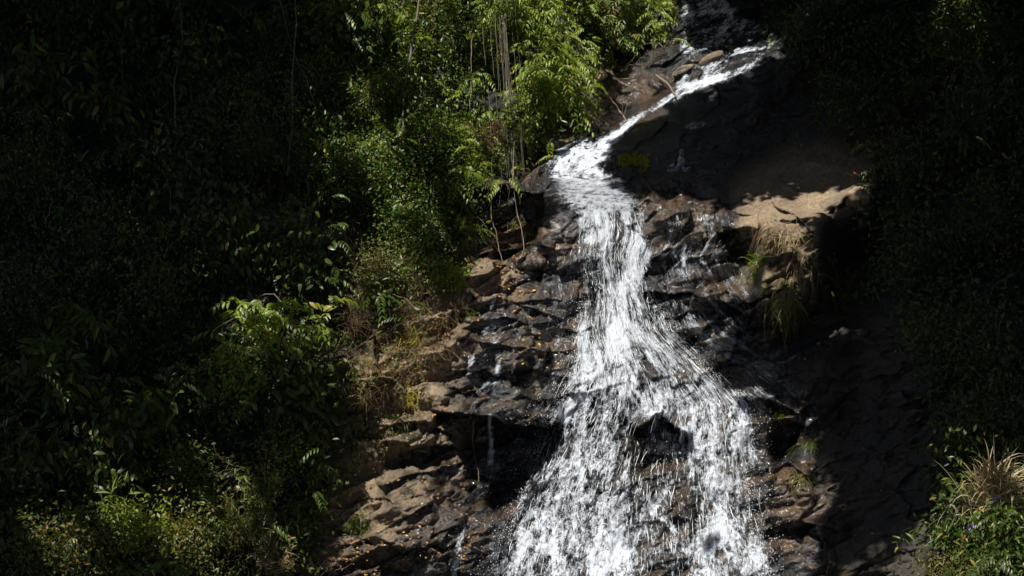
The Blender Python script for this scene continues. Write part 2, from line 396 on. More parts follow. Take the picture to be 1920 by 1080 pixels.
def axis(lo, a, b, hi, fine, coarse):
    l = np.arange(lo, a, coarse); r = np.arange(b + coarse, hi, coarse)
    return np.concatenate([l, np.arange(a, b + .1, fine), r])
GX = axis(-880, -36, 1956, 2800, 2.0, 12.0); GY = axis(-980, -36, 1116, 1690, 2.0, 12.0)
gx, gy = np.meshgrid(GX, GY)
DD = depth(gx, gy)
def Dat(px, py):
    """bilinear lookup of the built rock face"""
    px = np.asarray(px, float); py = np.asarray(py, float)
    i = np.clip(np.searchsorted(GX, px) - 1, 0, len(GX) - 2); j = np.clip(np.searchsorted(GY, py) - 1, 0, len(GY) - 2)
    fu = np.clip((px - GX[i]) / (GX[i + 1] - GX[i]), 0, 1); fv = np.clip((py - GY[j]) / (GY[j + 1] - GY[j]), 0, 1)
    return (DD[j, i] * (1 - fu) + DD[j, i + 1] * fu) * (1 - fv) + (DD[j + 1, i] * (1 - fu) + DD[j + 1, i + 1] * fu) * fv
def at(px, py, off=0.0): return P3(px, py, Dat(px, py) - off)

# ---------------------------------------------------------------- water layout
EL = [(330, 1030), (352, 1050), (380, 1078), (440, 1086), (480, 1085), (560, 1090), (650, 1082), (700, 1070), (780, 1030), (850, 1000), (950, 962), (1080, 922), (1200, 890), (1700, 800)]
ER = [(330, 1135), (352, 1160), (380, 1212), (440, 1222), (480, 1208), (560, 1232), (620, 1258), (700, 1340), (760, 1392), (850, 1402), (950, 1412), (1080, 1438), (1200, 1460), (1700, 1560)]
strokes = [
 [(1320, -60, 30, .8), (1345, 15, 26, .9), (1385, 45, 22, .85), (1440, 68, 18, .75)],
 [(1300, -20, 26, .7), (1310, 40, 30, .7), (1300, 90, 26, .6)],
 [(1345, 20, 18, .8), (1370, 70, 14, .85), (1380, 92, 8, .9)],
 [(1400, 70, 20, .7), (1330, 80, 24, .6)],
 [(1472, 72, 5, .8), (1440, 84, 6, .9), (1422, 90, 6, 1.15), (1385, 96, 7, 1.2), (1372, 100, 8, 1.0)],
 [(1368, 108, 14, .75), (1342, 122, 18, .85), (1328, 140, 17, .8)],
 [(1425, 105, 10, .5), (1405, 122, 10, .5)],
 [(1440, 108, 5, .8), (1415, 120, 7, 1.0), (1380, 136, 8, 1.15), (1330, 152, 9, 1.3), (1290, 167, 10, 1.35), (1260, 183, 8, 1.35), (1225, 202, 6, 1.2)],
 [(1290, 138, 10, .6), (1282, 160, 13, .85), (1278, 178, 12, 1)],
 [(1228, 200, 6, 1.1), (1195, 220, 5, 1.0), (1170, 238, 8, 1.1)],
 [(1172, 236, 5, .6), (1158, 252, 11, 1.1), (1130, 276, 20, 1.2), (1100, 300, 38, 1.25), (1082, 322, 52, 1.3), (1092, 346, 56, 1.3), (1120, 368, 50, 1.2), (1145, 390, 58, 1.1)],
 [(1140, 385, 60, 1.0), (1150, 420, 62, .9), (1150, 470, 55, .95), (1160, 540, 58, .95), (1170, 600, 62, .95), (1180, 650, 80, 1.1), (1190, 700, 105, 1.0)],
 [(1190, 455, 22, 1.15), (1200, 475, 25, 1.2), (1175, 560, 26, 1.1)],
 [(1130, 440, 14, 1.15), (1105, 452, 12, 1.1)],
 [(1130, 690, 52, 1.05), (1105, 780, 55, 1.0), (1080, 860, 62, .95), (1050, 960, 74, .95), (1010, 1080, 88, .95), (960, 1250, 100, .95)],
 [(1090, 750, 26, 1.1), (1070, 775, 30, 1.2)],
 [(1165, 690, 40, 1.1), (1155, 800, 38, .9), (1150, 900, 36, .85), (1140, 1000, 46, 1.05), (1140, 1080, 60, 1.0), (1130, 1250, 70, .9)],
 [(1220, 670, 60, 1.0), (1290, 735, 62, .98), (1330, 800, 66, .92), (1345, 900, 66, .98), (1360, 1000, 70, 1.05), (1380, 1080, 74, 1.05), (1420, 1250, 80, 1.0)],
 [(1380, 755, 26, .75), (1395, 850, 26, .65), (1405, 960, 22, .6)], [(1150, 650, 90, .95), (1230, 740, 60, .95)], [(1215, 760, 40, .7), (1225, 860, 40, .55), (1215, 960, 50, .5), (1235, 1080, 60, .55)], [(1250, 800, 34, .6), (1250, 880, 30, .45)], [(1300, 960, 30, .6), (1310, 1080, 34, .55)],
 [(1225, 770, 26, .5), (1230, 800, 22, .3)],
 [(1262, 900, 7, .95), (1240, 930, 8, .95), (1222, 958, 9, 1)],
 [(1200, 895, 5, .8), (1215, 930, 7, .85), (1225, 960, 9, 1.1)],
 [(1225, 962, 8, 1.2), (1250, 975, 8, 1.25), (1268, 1000, 9, 1.1), (1262, 1040, 14, .8), (1270, 1080, 16, .7)],
 [(1290, 900, 6, .8), (1320, 950, 9, .7)], [(1200, 800, 8, .6), (1200, 880, 8, .5)],
 [(1262, 780, 10, .6), (1280, 860, 8, .5)],
 [(1215, 480, 5, 1.1), (1240, 468, 5, .9), (1262, 456, 4, .7)],
 [(1300, 400, 30, .42), (1280, 440, 36, .46), (1285, 480, 26, .5)], [(1284, 455, 4, 1.0), (1282, 498, 4, 1.0)],
 [(1250, 512, 30, .4), (1310, 518, 28, .4)], [(1345, 540, 7, .8), (1352, 580, 8, .8), (1365, 620, 12, .6)], [(1310, 590, 40, .42), (1360, 640, 40, .4), (1300, 680, 50, .5)], [(1330, 500, 30, .45), (1380, 540, 26, .4)],
 [(1282, 545, 3, .7), (1280, 610, 3, .6)], [(1316, 548, 3, .6), (1322, 590, 3, .5)], [(1262, 560, 20, .3), (1265, 640, 26, .35)],
 [(1330, 600, 36, .45), (1290, 660, 44, .5)], [(1340, 420, 40, .3), (1350, 480, 40, .36), (1370, 560, 50, .34), (1360, 660, 60, .36), (1430, 740, 40, .34)], [(1060, 480, 24, .3), (1050, 600, 30, .34), (1040, 700, 26, .34), (1010, 760, 26, .34)], [(1240, 400, 20, .3), (1250, 440, 16, .25)],  # thin water film, its white speckle standing in for glints on wet rock
 [(928, 545, 3, .8), (922, 580, 4, .8)], [(915, 598, 16, .5), (925, 625, 22, .42)],
 [(936, 640, 4, .75), (934, 700, 6, .7)], [(968, 640, 2.5, .7), (960, 700, 3, .7)], [(985, 600, 4, .7), (1000, 560, 4, .7)], [(890, 640, 5, .6), (880, 700, 6, .6)],
 [(930, 730, 26, .45), (890, 765, 22, .4)], [(918, 778, 5, 1.1), (922, 850, 6, 1.0), (918, 900, 7, .9), (900, 930, 9, .8), (870, 960, 7, .8), (866, 990, 7, 1.0), (858, 1040, 8, 1.0), (850, 1100, 8, 1.0)],
 [(870, 880, 6, .4), (820, 900, 5, .3)], [(890, 440, 3, .4), (880, 450, 3, .4)],
 [(1262, 205, 2.5, .6), (1270, 222, 3, .5)], [(1315, 232, 9, .9), (1290, 240, 8, .8)],
 [(1276, 240, 3, .6), (1277, 290, 4, .75), (1270, 318, 5, .8)], [(1278, 292, 4, .6), (1284, 318, 5, .7)], [(1262, 318, 12, .5), (1290, 316, 8, .5)], [(1312, 250, 2.5, .3), (1310, 280, 3, .3)],
]
WD = smask(strokes)
wdn = samp(np.maximum(WD, .62 * blur(WD, 5)), gx, gy)
wdn = wdn * (.82 + .36 * fbm(gx / 26., gy / 60., 131, 3))
xl = np.interp(gy, [a for a, _ in EL], [b for _, b in EL]); xr_ = np.interp(gy, [a for a, _ in ER], [b for _, b in ER])
fs = (gx - xl) / (xr_ - xl) * 2.8; ft = -gy / 118.
up = 1 - sm(330, 400, gy)
# upper stream runs down to the left
fs = fs * (1 - up) + up * ((gx * .5 + gy * .86) / 118.); ft = ft * (1 - up) + up * ((gx * .86 - gy * .5) / 118.)

# ---------------------------------------------------------------- rock surface properties (where stone is wet, mossy, dry tan, rusty, or painted in blue shade tone)
wetm = pmask([
 ([(880, 350), (1040, 340), (1300, 360), (1380, 400), (1350, 480), (1400, 560), (1440, 640), (1480, 720), (1540, 800), (1560, 1700), (700, 1700), (700, 940), (760, 860), (760, 780), (880, 720), (880, 640), (900, 560), (980, 500), (890, 470)], 1), ([(1050, 560), (1060, 1000), (900, 1100), (700, 1100), (700, 900), (860, 600), (960, 520)], .43),
 ([(1100, 140), (1280, 100), (1480, 40), (1480, 90), (1300, 180), (1150, 260), (1000, 345), (1180, 220)], 1),
 ([(1150, 260), (1300, 183), (1480, 80), (1500, 200), (1440, 280), (1300, 380), (1130, 340)], .8),
 ([(1230, -200), (1500, -200), (1480, 80), (1230, 120)], .9),
 ([(895, 340), (975, 330), (985, 362), (900, 362)], .1),
 ([(720, 740), (850, 730), (830, 770), (740, 800)], .3)], 5)
wetm = np.clip(wetm + blur(np.clip(WD * 2, 0, 1), 6), 0, 1)
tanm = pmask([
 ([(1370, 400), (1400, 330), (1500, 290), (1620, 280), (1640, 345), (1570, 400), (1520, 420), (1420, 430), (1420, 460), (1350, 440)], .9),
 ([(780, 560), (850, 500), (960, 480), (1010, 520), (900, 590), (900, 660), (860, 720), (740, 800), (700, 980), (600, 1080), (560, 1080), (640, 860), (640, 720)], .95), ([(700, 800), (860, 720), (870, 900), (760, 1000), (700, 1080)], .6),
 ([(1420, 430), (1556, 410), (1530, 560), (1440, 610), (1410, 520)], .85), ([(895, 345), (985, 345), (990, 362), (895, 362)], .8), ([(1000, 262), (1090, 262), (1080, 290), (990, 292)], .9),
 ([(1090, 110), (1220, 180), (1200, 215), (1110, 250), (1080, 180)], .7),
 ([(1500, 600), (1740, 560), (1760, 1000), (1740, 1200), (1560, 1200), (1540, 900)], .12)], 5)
mossm = pmask([
 ([(640, 640), (760, 620), (740, 800), (660, 900), (600, 900)], .42), ([(700, 700), (760, 720), (740, 960), (700, 960)], .4), ([(740, 520), (850, 470), (960, 470), (900, 520), (800, 560), (800, 640), (770, 760), (720, 760), (660, 620)], .55),
 ([(1420, 430), (1550, 410), (1520, 560), (1450, 600), (1360, 560), (1340, 440)], .5), ([(720, 840), (850, 850), (830, 900), (720, 900)], .5),
 ([(940, 380), (1000, 380), (1000, 470), (960, 500)], .35)], 6)
rust_vs_shade_m = pmask([([(500, 380), (1040, 360), (1090, 480), (1080, 700), (940, 1000), (900, 1200), (400, 1200), (560, 800)], 1), ([(1060, 120), (1290, 100), (1240, 200), (1120, 270), (940, 350)], .8), ([(1180, 330), (1400, 370), (1440, 640), (1300, 660), (1230, 480)], .75), ([(1300, 640), (1560, 720), (1600, 1200), (1200, 1200), (1180, 800)], .9), ([(1180, 760), (1300, 760), (1330, 1200), (1180, 1200)], .45)], 10)  # outside these zones the stone keeps the painted blue shade tone
flat = lambda a: a.ravel()
nx, ny = len(GX), len(GY)
ii = np.arange(nx * ny).reshape(ny, nx)
quads = np.stack([ii[1:, :-1], ii[1:, 1:], ii[:-1, 1:], ii[:-1, :-1]], -1).reshape(-1, 4)
PV = P3(gx, gy, DD).reshape(-1, 3)
_U = (gx - 960) / 118.; _V = (540 - gy) / 118.; _a = rad(20)
_U2 = _U * math.cos(_a) + _V * math.sin(_a); _V2 = (-_U * math.sin(_a) + _V * math.cos(_a)) * 3.4
ctr = lambda f, g: np.clip((f - .5) * g + .5, 0, 1)
nse = np.stack([ctr(fbm(_U2 * 1.6, _V2 * 1.6, 301, 6, .6), 1.5).ravel(), ctr(fbm(_U * 8, _V * 8, 311, 4, .65), 1.4).ravel(), ctr(fbm(_U2 * 18, _V2 * 12, 321, 3, .6), 1.3).ravel()], 1)
cliff = link_mesh('cliff_terrain', PV, quads, 'rock', attrs=dict(wet=flat(samp(wetm, gx, gy)), tan=flat(samp(tanm, gx, gy)), moss=flat(samp(mossm, gx, gy)), nse=nse, rust=flat(samp(rust_vs_shade_m, gx, gy))), smooth=True)
tag(cliff, kind='structure')
# water skin over the rock
lac = fbm(fs * 4.2 + .5 * fbm(fs * 3, ft * 2, 161, 2), ft * 1.7, 171, 4, .6)
cell = np.abs(fbm(fs * 9, ft * 3.6, 181, 3, .6) - .5) * 2
foam = np.interp(wdn, [0, .1, .28, .5, .8, 1.0, 1.2], [-1, -.4, .18, .32, .50, .68, 1.0]) + 1.35 * (lac - .5) + .8 * (.17 - cell)
wm = (wdn > .12)
fq = (wm[:-1, :-1] | wm[1:, :-1] | wm[:-1, 1:] | wm[1:, 1:]).ravel()
ws = blur(np.zeros((2, 2)), 0)
lumps = fbm(fs * 5.5, ft * 2.4, 141, 4) ; l2 = fbm(fs * 16, ft * 6, 151, 3)
WDp = DD - .03 - np.clip(wdn, 0, 1.2) * (.02 + .20 * lumps * lumps + .05 * l2)
# water bridges small hollows: never further back than its smoothed self
WDs = WDp.copy()
k = 15
for ax in (0, 1, 0, 1):
    a = np.pad(WDs, [(k, k) if i == ax else (0, 0) for i in (0, 1)], mode='edge'); c = a.cumsum(ax)
    c = np.concatenate([np.zeros_like(np.take(c, [0], ax)), c], ax); n_ = 2 * k + 1
    WDs = (np.take(c, range(n_, c.shape[ax]), ax) - np.take(c, range(0, c.shape[ax] - n_), ax)) / n_
core = sm(.5, 1.0, wdn)
WDp = np.where(WDp > WDs, WDp * (1 - .85 * core) + WDs * .85 * core, WDp * (1 - .8 * core) + WDs * .8 * core)
WDp -= core * .10 * (np.abs(fbm(fs * 2.6, ft * 1.6, 197, 3, .55) - .5) * 2 - .3)
WDp -= core * (.07 * (fbm(fs * 7, ft * 3, 191, 4, .6) - .5) + .05 * (fbm(fs * 20, ft * 9, 195, 2) - .5))
WDp = np.minimum(WDp, DD - .012)
used = np.unique(quads[fq]); remap = np.full(nx * ny, -1); remap[used] = np.arange(len(used))
WV = P3(gx, gy, WDp).reshape(-1, 3)[used]
zero = np.zeros(len(used))
water = link_mesh('waterfall', WV, remap[quads[fq]], 'water', attrs=dict(foam=foam.ravel()[used], flow=np.stack([fs.ravel()[used], ft.ravel()[used], zero], 1)), smooth=True)
tag(water, kind='structure')
#@@VEG@@
# ---------------------------------------------------------------- plant builders
def nrm(v): return v / np.maximum(np.linalg.norm(v, axis=-1, keepdims=True), 1e-9)
def rdirs(n): return nrm(R.normal(size=(n, 3)))
# leaf outlines: along +y, half width x, droop z
LT = {
 'small': (np.array([[0, 0, 0], [.5, .5, .10], [0, 1, 0], [-.5, .5, .10]]), np.array([[0, 1, 2], [0, 2, 3]])),
 'long': (np.array([[0, 0, 0], [.5, .35, .06], [0, .5, 0], [-.5, .35, .06], [.38, .75, -.06], [0, 1, -.22], [-.38, .75, -.06]]),
          np.array([[0, 1, 2], [0, 2, 3], [1, 4, 2], [2, 6, 3], [4, 5, 2], [2, 5, 6]])),
}
def leaves(pos, d, up, L, W, kind='small'):
    """one leaf per row: base, direction, rough face normal, length, width -> verts, tris, random per face"""
    d = nrm(d); x = nrm(np.cross(d, up)); z = np.cross(x, d)
    tv, tf = LT[kind]; n = len(pos); L = np.broadcast_to(L, n); W = np.broadcast_to(W, n)
    V = pos[:, None] + (tv[None, :, 0:1] * W[:, None, None]) * x[:, None] + (tv[None, :, 1:2] * L[:, None, None]) * d[:, None] + (tv[None, :, 2:3] * L[:, None, None]) * z[:, None]
    F = tf[None] + (np.arange(n) * len(tv))[:, None, None]
    return V.reshape(-1, 3), F.reshape(-1, 3), np.repeat(R.random(n), len(tf))
def tubes(P, r, k=3):
    """P (n,K,3) polylines, r (n,K) radii -> verts, quads"""
    P = np.asarray(P, float); n, K, _ = P.shape; r = np.broadcast_to(r, (n, K))
    T = nrm(np.gradient(P, axis=1)); ref = np.array([.31, .9, .29]); a = nrm(np.cross(T, ref)); b = np.cross(T, a)
    th = np.arange(k) * 2 * math.pi / k
    V = P[:, :, None] + r[:, :, None, None] * (np.cos(th)[None, None, :, None] * a[:, :, None] + np.sin(th)[None, None, :, None] * b[:, :, None])
    idx = np.arange(n * K * k).reshape(n, K, k)
    i0 = idx[:, :-1]; i1 = idx[:, 1:]
    F = np.stack([i0, np.roll(i0, -1, 2), np.roll(i1, -1, 2), i1], -1).reshape(-1, 4)
    return V.reshape(-1, 3), F
def join(parts):
    V = []; F = []; Q = []; o = 0
    for p in parts:
        V.append(p[0]); F.append(p[1] + o); Q.append(p[2] if len(p) > 2 else np.repeat(R.random(max(1, len(p[1]) // 40 + 1)), 40)[:len(p[1])]); o += len(p[0])
    return np.concatenate(V), np.concatenate(F), np.concatenate(Q)
def curve(p0, p1, K=7, bend=.2, sag=0.0):
    p0 = np.atleast_2d(p0); p1 = np.atleast_2d(p1); n = len(p0); t = np.linspace(0, 1, K)[None, :, None]
    L = np.linalg.norm(p1 - p0, axis=1)[:, None, None]
    off = rdirs(n)[:, None] * bend * L; off2 = rdirs(n)[:, None] * bend * .5 * L
    c = p0[:, None] * (1 - t) + p1[:, None] * t + off * np.sin(math.pi * t) + off2 * np.sin(2 * math.pi * t)
    c[..., 2:] -= sag * L * np.sin(math.pi * t)
    return c
OUT = np.array([0, -1.0, .35])      # away from the rock face
def crown_pts(c, r, n):
    """clump centres filling an ellipsoid unevenly"""
    d = rdirs(n); rr = R.random(n) ** .45
    lob = .42 + 1.05 * vn(d[:, 0] * 2.2 + c[0] * 3, d[:, 2] * 2.2 + d[:, 1] + c[2] * 3, 401)
    return c + d * (rr * lob)[:, None] * np.asarray(r)
def foliage(cp, per, L, W, kind='small', spread=.16, droop=.3, sunny=.5):
    n = len(cp) * per; base = np.repeat(cp, per, 0) + R.normal(size=(n, 3)) * spread
    d = rdirs(n) + np.array([0, -.25, -droop]); up = rdirs(n) * .75 + np.array([-.15, -.35, 1.0]) * sunny * 1.6
    l = L * (.6 + .8 * R.random(n)); return leaves(base, d, up, l, l * W, kind)
def pinnate(cp, L, n_pairs, leafL, leafW, droop=.6, out=None, kind='small'):
    """compound leaves: a drooping rachis from each point with paired leaflets"""
    n = len(cp); out = rdirs(n) * np.array([1, .8, .35]) + np.array([0, -.35, .25]) if out is None else out
    out = nrm(out); K = n_pairs; t = (np.arange(K) + .6) / K
    Ls = L * (.7 + .6 * R.random(n))[:, None, None]
    pts = cp[:, None] + out[:, None] * (t[None, :, None] * Ls) + np.array([0, 0, -1.0]) * (t[None, :, None] ** 2 * Ls * droop)
    T = nrm(out[:, None] + np.array([0, 0, -2.0]) * t[None, :, None] * droop)
    side = nrm(np.cross(T, np.array([0, 0, 1.0]) + .3 * rdirs(n)[:, None]))
    res = []
    for s in (-1, 1):
        d = nrm(side * s + T * .75 + np.array([0, 0, -.45])); nn = n * K
        up = np.broadcast_to(np.array([-.2, -.3, 1.0]), (nn, 3)) + .35 * rdirs(nn)
        l = (leafL * (1.1 - .5 * np.abs(t - .45)))[None].repeat(n, 0).ravel() * (.8 + .4 * R.random(nn))
        res.append(leaves(pts.reshape(-1, 3), d.reshape(-1, 3), up, l, l * leafW, kind))
    V, F, q = join(res)
    st = tubes(np.concatenate([cp[:, None], pts], 1)[:, ::max(1, K // 4)], .003)
    return (V, F, q), st
def blades(c, n, L, W, out=(0, 0, 1), lean=.6, droop=1.0, K=6, spread=.05):
    """grass blades: arched ribbons as thin three-sided tubes flattened to leaves"""
    c = np.atleast_2d(c); base = c[R.integers(0, len(c), n)] + R.normal(size=(n, 3)) * spread
    d = nrm(np.array(out, float) + lean * rdirs(n)); t = np.linspace(0, 1, K)[None, :, None]
    l = (L * (.45 + .7 * R.random(n)))[:, None, None]
    P = base[:, None] + d[:, None] * t * l + np.array([0, 0, -1.0]) * (t ** 2.3) * l * droop * (.4 + .8 * R.random(n))[:, None, None]
    s = nrm(np.cross(d, rdirs(n)))[:, None]; w = W * (1 - t ** 2 * .95) * .5
    V = np.stack([P - s * w, P + s * w], 2); idx = np.arange(n * K * 2).reshape(n, K, 2)
    F = np.stack([idx[:, :-1, 0], idx[:, :-1, 1], idx[:, 1:, 1], idx[:, 1:, 0]], -1).reshape(-1, 4)
    return V.reshape(-1, 3), F, np.repeat(R.random(n), K - 1)
def tri2quadsafe(parts): return join(parts)
def put(name, part, mat, parent, root):
    """mesh in world coordinates -> child of the thing (whose Empty is at root)"""
    V, F = part[0], part[1]
    q = part[2] if len(part) > 2 else np.full(len(F), .3)
    return link_mesh(name, V - np.asarray(root), F, mat, parent=parent, facernd=q)
def limbs(root, cp, n, r0, K=7, via=None):
    """stem and limbs reaching from the root to n of the clump centres"""
    c = cp.mean(0) if via is None else via
    st = curve(root, c * .75 + np.asarray(root) * .25, 8, .06); rs = np.linspace(r0, r0 * .6, 8)[None]
    sel = cp[R.choice(len(cp), min(n, len(cp)), replace=False)]
    s0 = st[0][R.integers(3, 8, len(sel))]; br = curve(s0, sel, 7, .12); rb = np.linspace(r0 * .42, r0 * .06, 7)[None]
    return (st, rs), (br, np.broadcast_to(rb, (len(sel), 7)))
def plant(name, label, cat, px, py, off, rx, ry, n, per, L, W, mat, kind='small', group=None, style='leaf', depth_r=None, stem=.02, nl=12, droop=.3, foot=None, stemmat='bark', crown='foliage', spread=.16, pairs=7, rach=.3, sunny=.5, trunkname='stem'):
    """a bush or small tree; px,py,rx,ry place and size its crown, off is how far it stands out from the rock"""
    rxm = rx / 118.; rym = ry / 118.; dr = depth_r or min(rxm, rym) * .8
    c = at(px, py, off + dr * .5); fx, fy = foot or (px, py + ry * .8)
    root = at(fx, fy, 0.0)
    t = thing(name, root, label, cat, group)
    cp = crown_pts(c, (rxm, dr, rym), n); CROWNS.append(cp)
    if style == 'pinnate':
        (V, F, q), stt = pinnate(cp, rach, pairs, L, W, droop, kind=kind)
        put(crown, (V, F, q), mat, t, root)
    elif style == 'mix':
        (V, F, q), stt = pinnate(cp[: n // 2], rach, pairs, L, W, droop, kind=kind)
        put(crown, join([(V, F, q), foliage(cp[n // 2:], per, L, W * 1.3, kind, spread, droop, sunny)]), mat, t, root)
    else:
        put(crown, foliage(cp, per, L, W, kind, spread, droop, sunny), mat, t, root)
    (st, rs), (br, rb) = limbs(root, cp, nl, stem)
    put(trunkname, tubes(st, rs, 6), stemmat, t, root)
    put('branches', tubes(br, rb, 4), stemmat, t, root)
    return t, root, cp

CROWNS = []
# ---------------------------------------------------------------- undergrowth clothing both banks
vegm = pmask([
 ([(-900, -1000), (1230, -1000), (1280, 20), (1140, 110), (1060, 230), (960, 330), (890, 345), (880, 480), (800, 520), (700, 560), (640, 720), (620, 900), (560, 1080), (520, 1700), (-900, 1700)], 1),
 ([(690, 540), (790, 500), (780, 560), (700, 600)], .7),
 ([(1500, -1000), (2900, -1000), (2900, 1700), (1900, 1700), (1780, 1080), (1740, 700), (1640, 420), (1640, 300), (1560, 180), (1470, 70), (1440, 0)], 1),
 ([(1530, 240), (1630, 220), (1640, 290), (1530, 300)], .45),
 ([(1540, 500), (1650, 470), (1660, 560), (1560, 600)], .3)], 6, 18)
def scatter(n, x0, x1, y0, y1, mask, pw=1.0):
    out = []; tot = 0
    while tot < n:
        x = R.uniform(x0, x1, n * 2); y = R.uniform(y0, y1, n * 2); k = R.random(n * 2) < samp(mask, x, y) ** pw
        out.append(np.stack([x[k], y[k]], 1)); tot += k.sum()
    return np.concatenate(out)[:n]
def ground_cover(name, n, box, mat, L, W, kind, thick, seed, clump=6, patch=(.35, .6), frq=90.):
    xy = scatter(n * 2, *box, vegm)
    f = fbm(xy[:, 0] / frq, xy[:, 1] / frq, seed, 3); xy = xy[R.random(len(xy)) < sm(patch[0], patch[1], f)][:n]
    pile = fbm(xy[:, 0] / 55., xy[:, 1] / 55., 517, 3)
    o = thick * (.15 + .85 * R.random(len(xy))) * (.12 + 1.25 * sm(.34, .66, pile))
    p = at(xy[:, 0], xy[:, 1], o)
    V, F, q = foliage(p, clump, L, W, kind, .07 + L * .4, .4)
    ob = link_mesh(name, V, F, mat, facernd=q); return tag(ob, kind='stuff')
LB = (-380, 1300, -380, 1250); RB = (1440, 2300, -380, 1250); TB = (560, 1260, -120, 350)
def ground_sprays(name, label, n, box, mat, rach, pairs, L, W, thick, seed, kind='small', droop=.7):
    xy = scatter(n * 3, *box, vegm); f = fbm(xy[:, 0] / 60., xy[:, 1] / 60., seed, 3); xy = xy[R.random(len(xy)) < sm(.4, .6, f)][:n]
    pile = fbm(xy[:, 0] / 55., xy[:, 1] / 55., 517, 3); p = at(xy[:, 0], xy[:, 1], thick * (.3 + .7 * R.random(len(xy))) * (.2 + 1.3 * sm(.34, .66, pile)))
    (V, F, q), st = pinnate(p, rach, pairs, L, W, droop, kind=kind)
    tag(link_mesh(name, V, F, mat, facernd=q), label, kind='stuff')
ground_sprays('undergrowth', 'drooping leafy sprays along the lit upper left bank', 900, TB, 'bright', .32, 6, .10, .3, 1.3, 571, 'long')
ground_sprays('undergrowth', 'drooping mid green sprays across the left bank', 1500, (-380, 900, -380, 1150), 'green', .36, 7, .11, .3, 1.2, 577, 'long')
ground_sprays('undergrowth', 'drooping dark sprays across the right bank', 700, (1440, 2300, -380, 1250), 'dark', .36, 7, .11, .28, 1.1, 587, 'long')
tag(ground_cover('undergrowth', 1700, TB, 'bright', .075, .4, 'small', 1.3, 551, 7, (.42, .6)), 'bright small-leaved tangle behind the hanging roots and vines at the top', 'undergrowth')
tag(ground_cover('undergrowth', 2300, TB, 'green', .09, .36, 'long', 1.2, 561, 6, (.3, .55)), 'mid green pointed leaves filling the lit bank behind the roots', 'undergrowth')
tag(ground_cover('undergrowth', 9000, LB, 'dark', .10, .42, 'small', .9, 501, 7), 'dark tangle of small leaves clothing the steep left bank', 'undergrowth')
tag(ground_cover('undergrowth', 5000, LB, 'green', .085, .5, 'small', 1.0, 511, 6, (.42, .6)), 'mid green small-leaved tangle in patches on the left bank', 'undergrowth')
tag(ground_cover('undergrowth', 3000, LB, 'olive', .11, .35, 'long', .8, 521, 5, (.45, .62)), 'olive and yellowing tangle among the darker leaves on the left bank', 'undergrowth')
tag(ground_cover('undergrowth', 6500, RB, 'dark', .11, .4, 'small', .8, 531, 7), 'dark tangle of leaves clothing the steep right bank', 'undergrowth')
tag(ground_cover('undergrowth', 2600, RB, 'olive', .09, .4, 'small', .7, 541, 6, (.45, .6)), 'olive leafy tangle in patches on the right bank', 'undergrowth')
# dead hanging twigs and rootlets
def hang(name, label, n, box_poly, mat, L, r, off=.35, bend=.12, side=.3, up=0.0, K=7):
    xs = [a for a, _ in box_poly]; ys = [b for _, b in box_poly]
    m = pmask([(box_poly, 1)], 3, 8); xy = scatter(n, min(xs), max(xs), min(ys), max(ys), m)
    p = at(xy[:, 0], xy[:, 1], off * R.random(n)); l = L * (.35 + .9 * R.random(n))
    d = nrm(np.array([0, -.25, -1.0 + up]) + side * rdirs(n))
    P = curve(p, p + d * l[:, None], K, bend)
    V, F = tubes(P, (r * (.5 + R.random(n)))[:, None] * np.linspace(1, .3, K)[None]); 
    return tag(link_mesh(name, V, F, mat, facernd=np.repeat(R.random(n), (K - 1) * 3)), label, 'dead twigs', kind='stuff')
hang('dead_twigs', 'brown tangle of dead hanging twigs on the lit bank left of the ledges', 1300, [(640, 470), (840, 440), (880, 560), (840, 660), (740, 720), (660, 760), (600, 700)], 'brown', .42, .0032, .45, .28, .8)
hang('dead_twigs', 'dry straw coloured rootlets hanging above the stepped ledge', 700, [(780, 400), (880, 370), (900, 460), (840, 540), (700, 600), (700, 520)], 'brown', .38, .0028, .3, .3, .7)
hang('dead_twigs', 'sparse dead twigs hanging in the shade of the left bank', 900, [(450, 250), (700, 200), (700, 500), (620, 560), (430, 540)], 'brown', .7, .0045)
hang('dead_twigs', 'dry twigs sprawling among the plants at the bottom left', 700, [(100, 820), (540, 800), (640, 1100), (60, 1100)], 'brown', .5, .004, .5, .2, 1.2, .8)
hang('dead_twigs', 'dry rootlets hanging below the big hanging bush', 500, [(880, 250), (1000, 250), (1010, 320), (900, 350)], 'brown', .4, .004)

# ---------------------------------------------------------------- the plants one can tell apart
T_ = plant
# overhanging trees left of the upper stream
T_('broadleaf_tree', 'sunlit tree with drooping narrow leaves overhanging the upper cascade', 'tree', 1165, 45, .9, 120, 70, 230, 0, .15, .24, 'pale', 'long', style='pinnate', droop=.5, rach=.32, pairs=4, stem=.06, nl=24, foot=(1050, -60), trunkname='trunk', crown='crown')
T_('broadleaf_tree', 'bright yellow-green tree with feathery leaves left of the white chute', 'tree', 1030, 175, .9, 72, 112, 260, 0, .125, .28, 'bright', 'long', style='pinnate', droop=.7, rach=.34, pairs=5, stem=.05, nl=22, foot=(960, 60), trunkname='trunk', crown='crown')
T_('broadleaf_tree', 'sunlit tree above the feathery one at the top edge of the picture', 'tree', 985, 20, 1.0, 95, 80, 170, 0, .13, .26, 'bright', 'long', style='pinnate', droop=.6, rach=.3, pairs=5, stem=.05, nl=14, foot=(930, -90), trunkname='trunk', crown='crown')
T_('hanging_bush', 'mid green small-leaved bush bulging from the bank left of the bare reddish brush', 'bush', 800, 285, .7, 88, 70, 260, 22, .062, .55, 'green', stem=.03, nl=16, foot=(770, 200))
T_('hanging_bush', 'glossy blue-green bush left of the bulging sunlit one', 'bush', 690, 330, .6, 70, 75, 200, 20, .06, .55, 'green', stem=.03, foot=(650, 250))
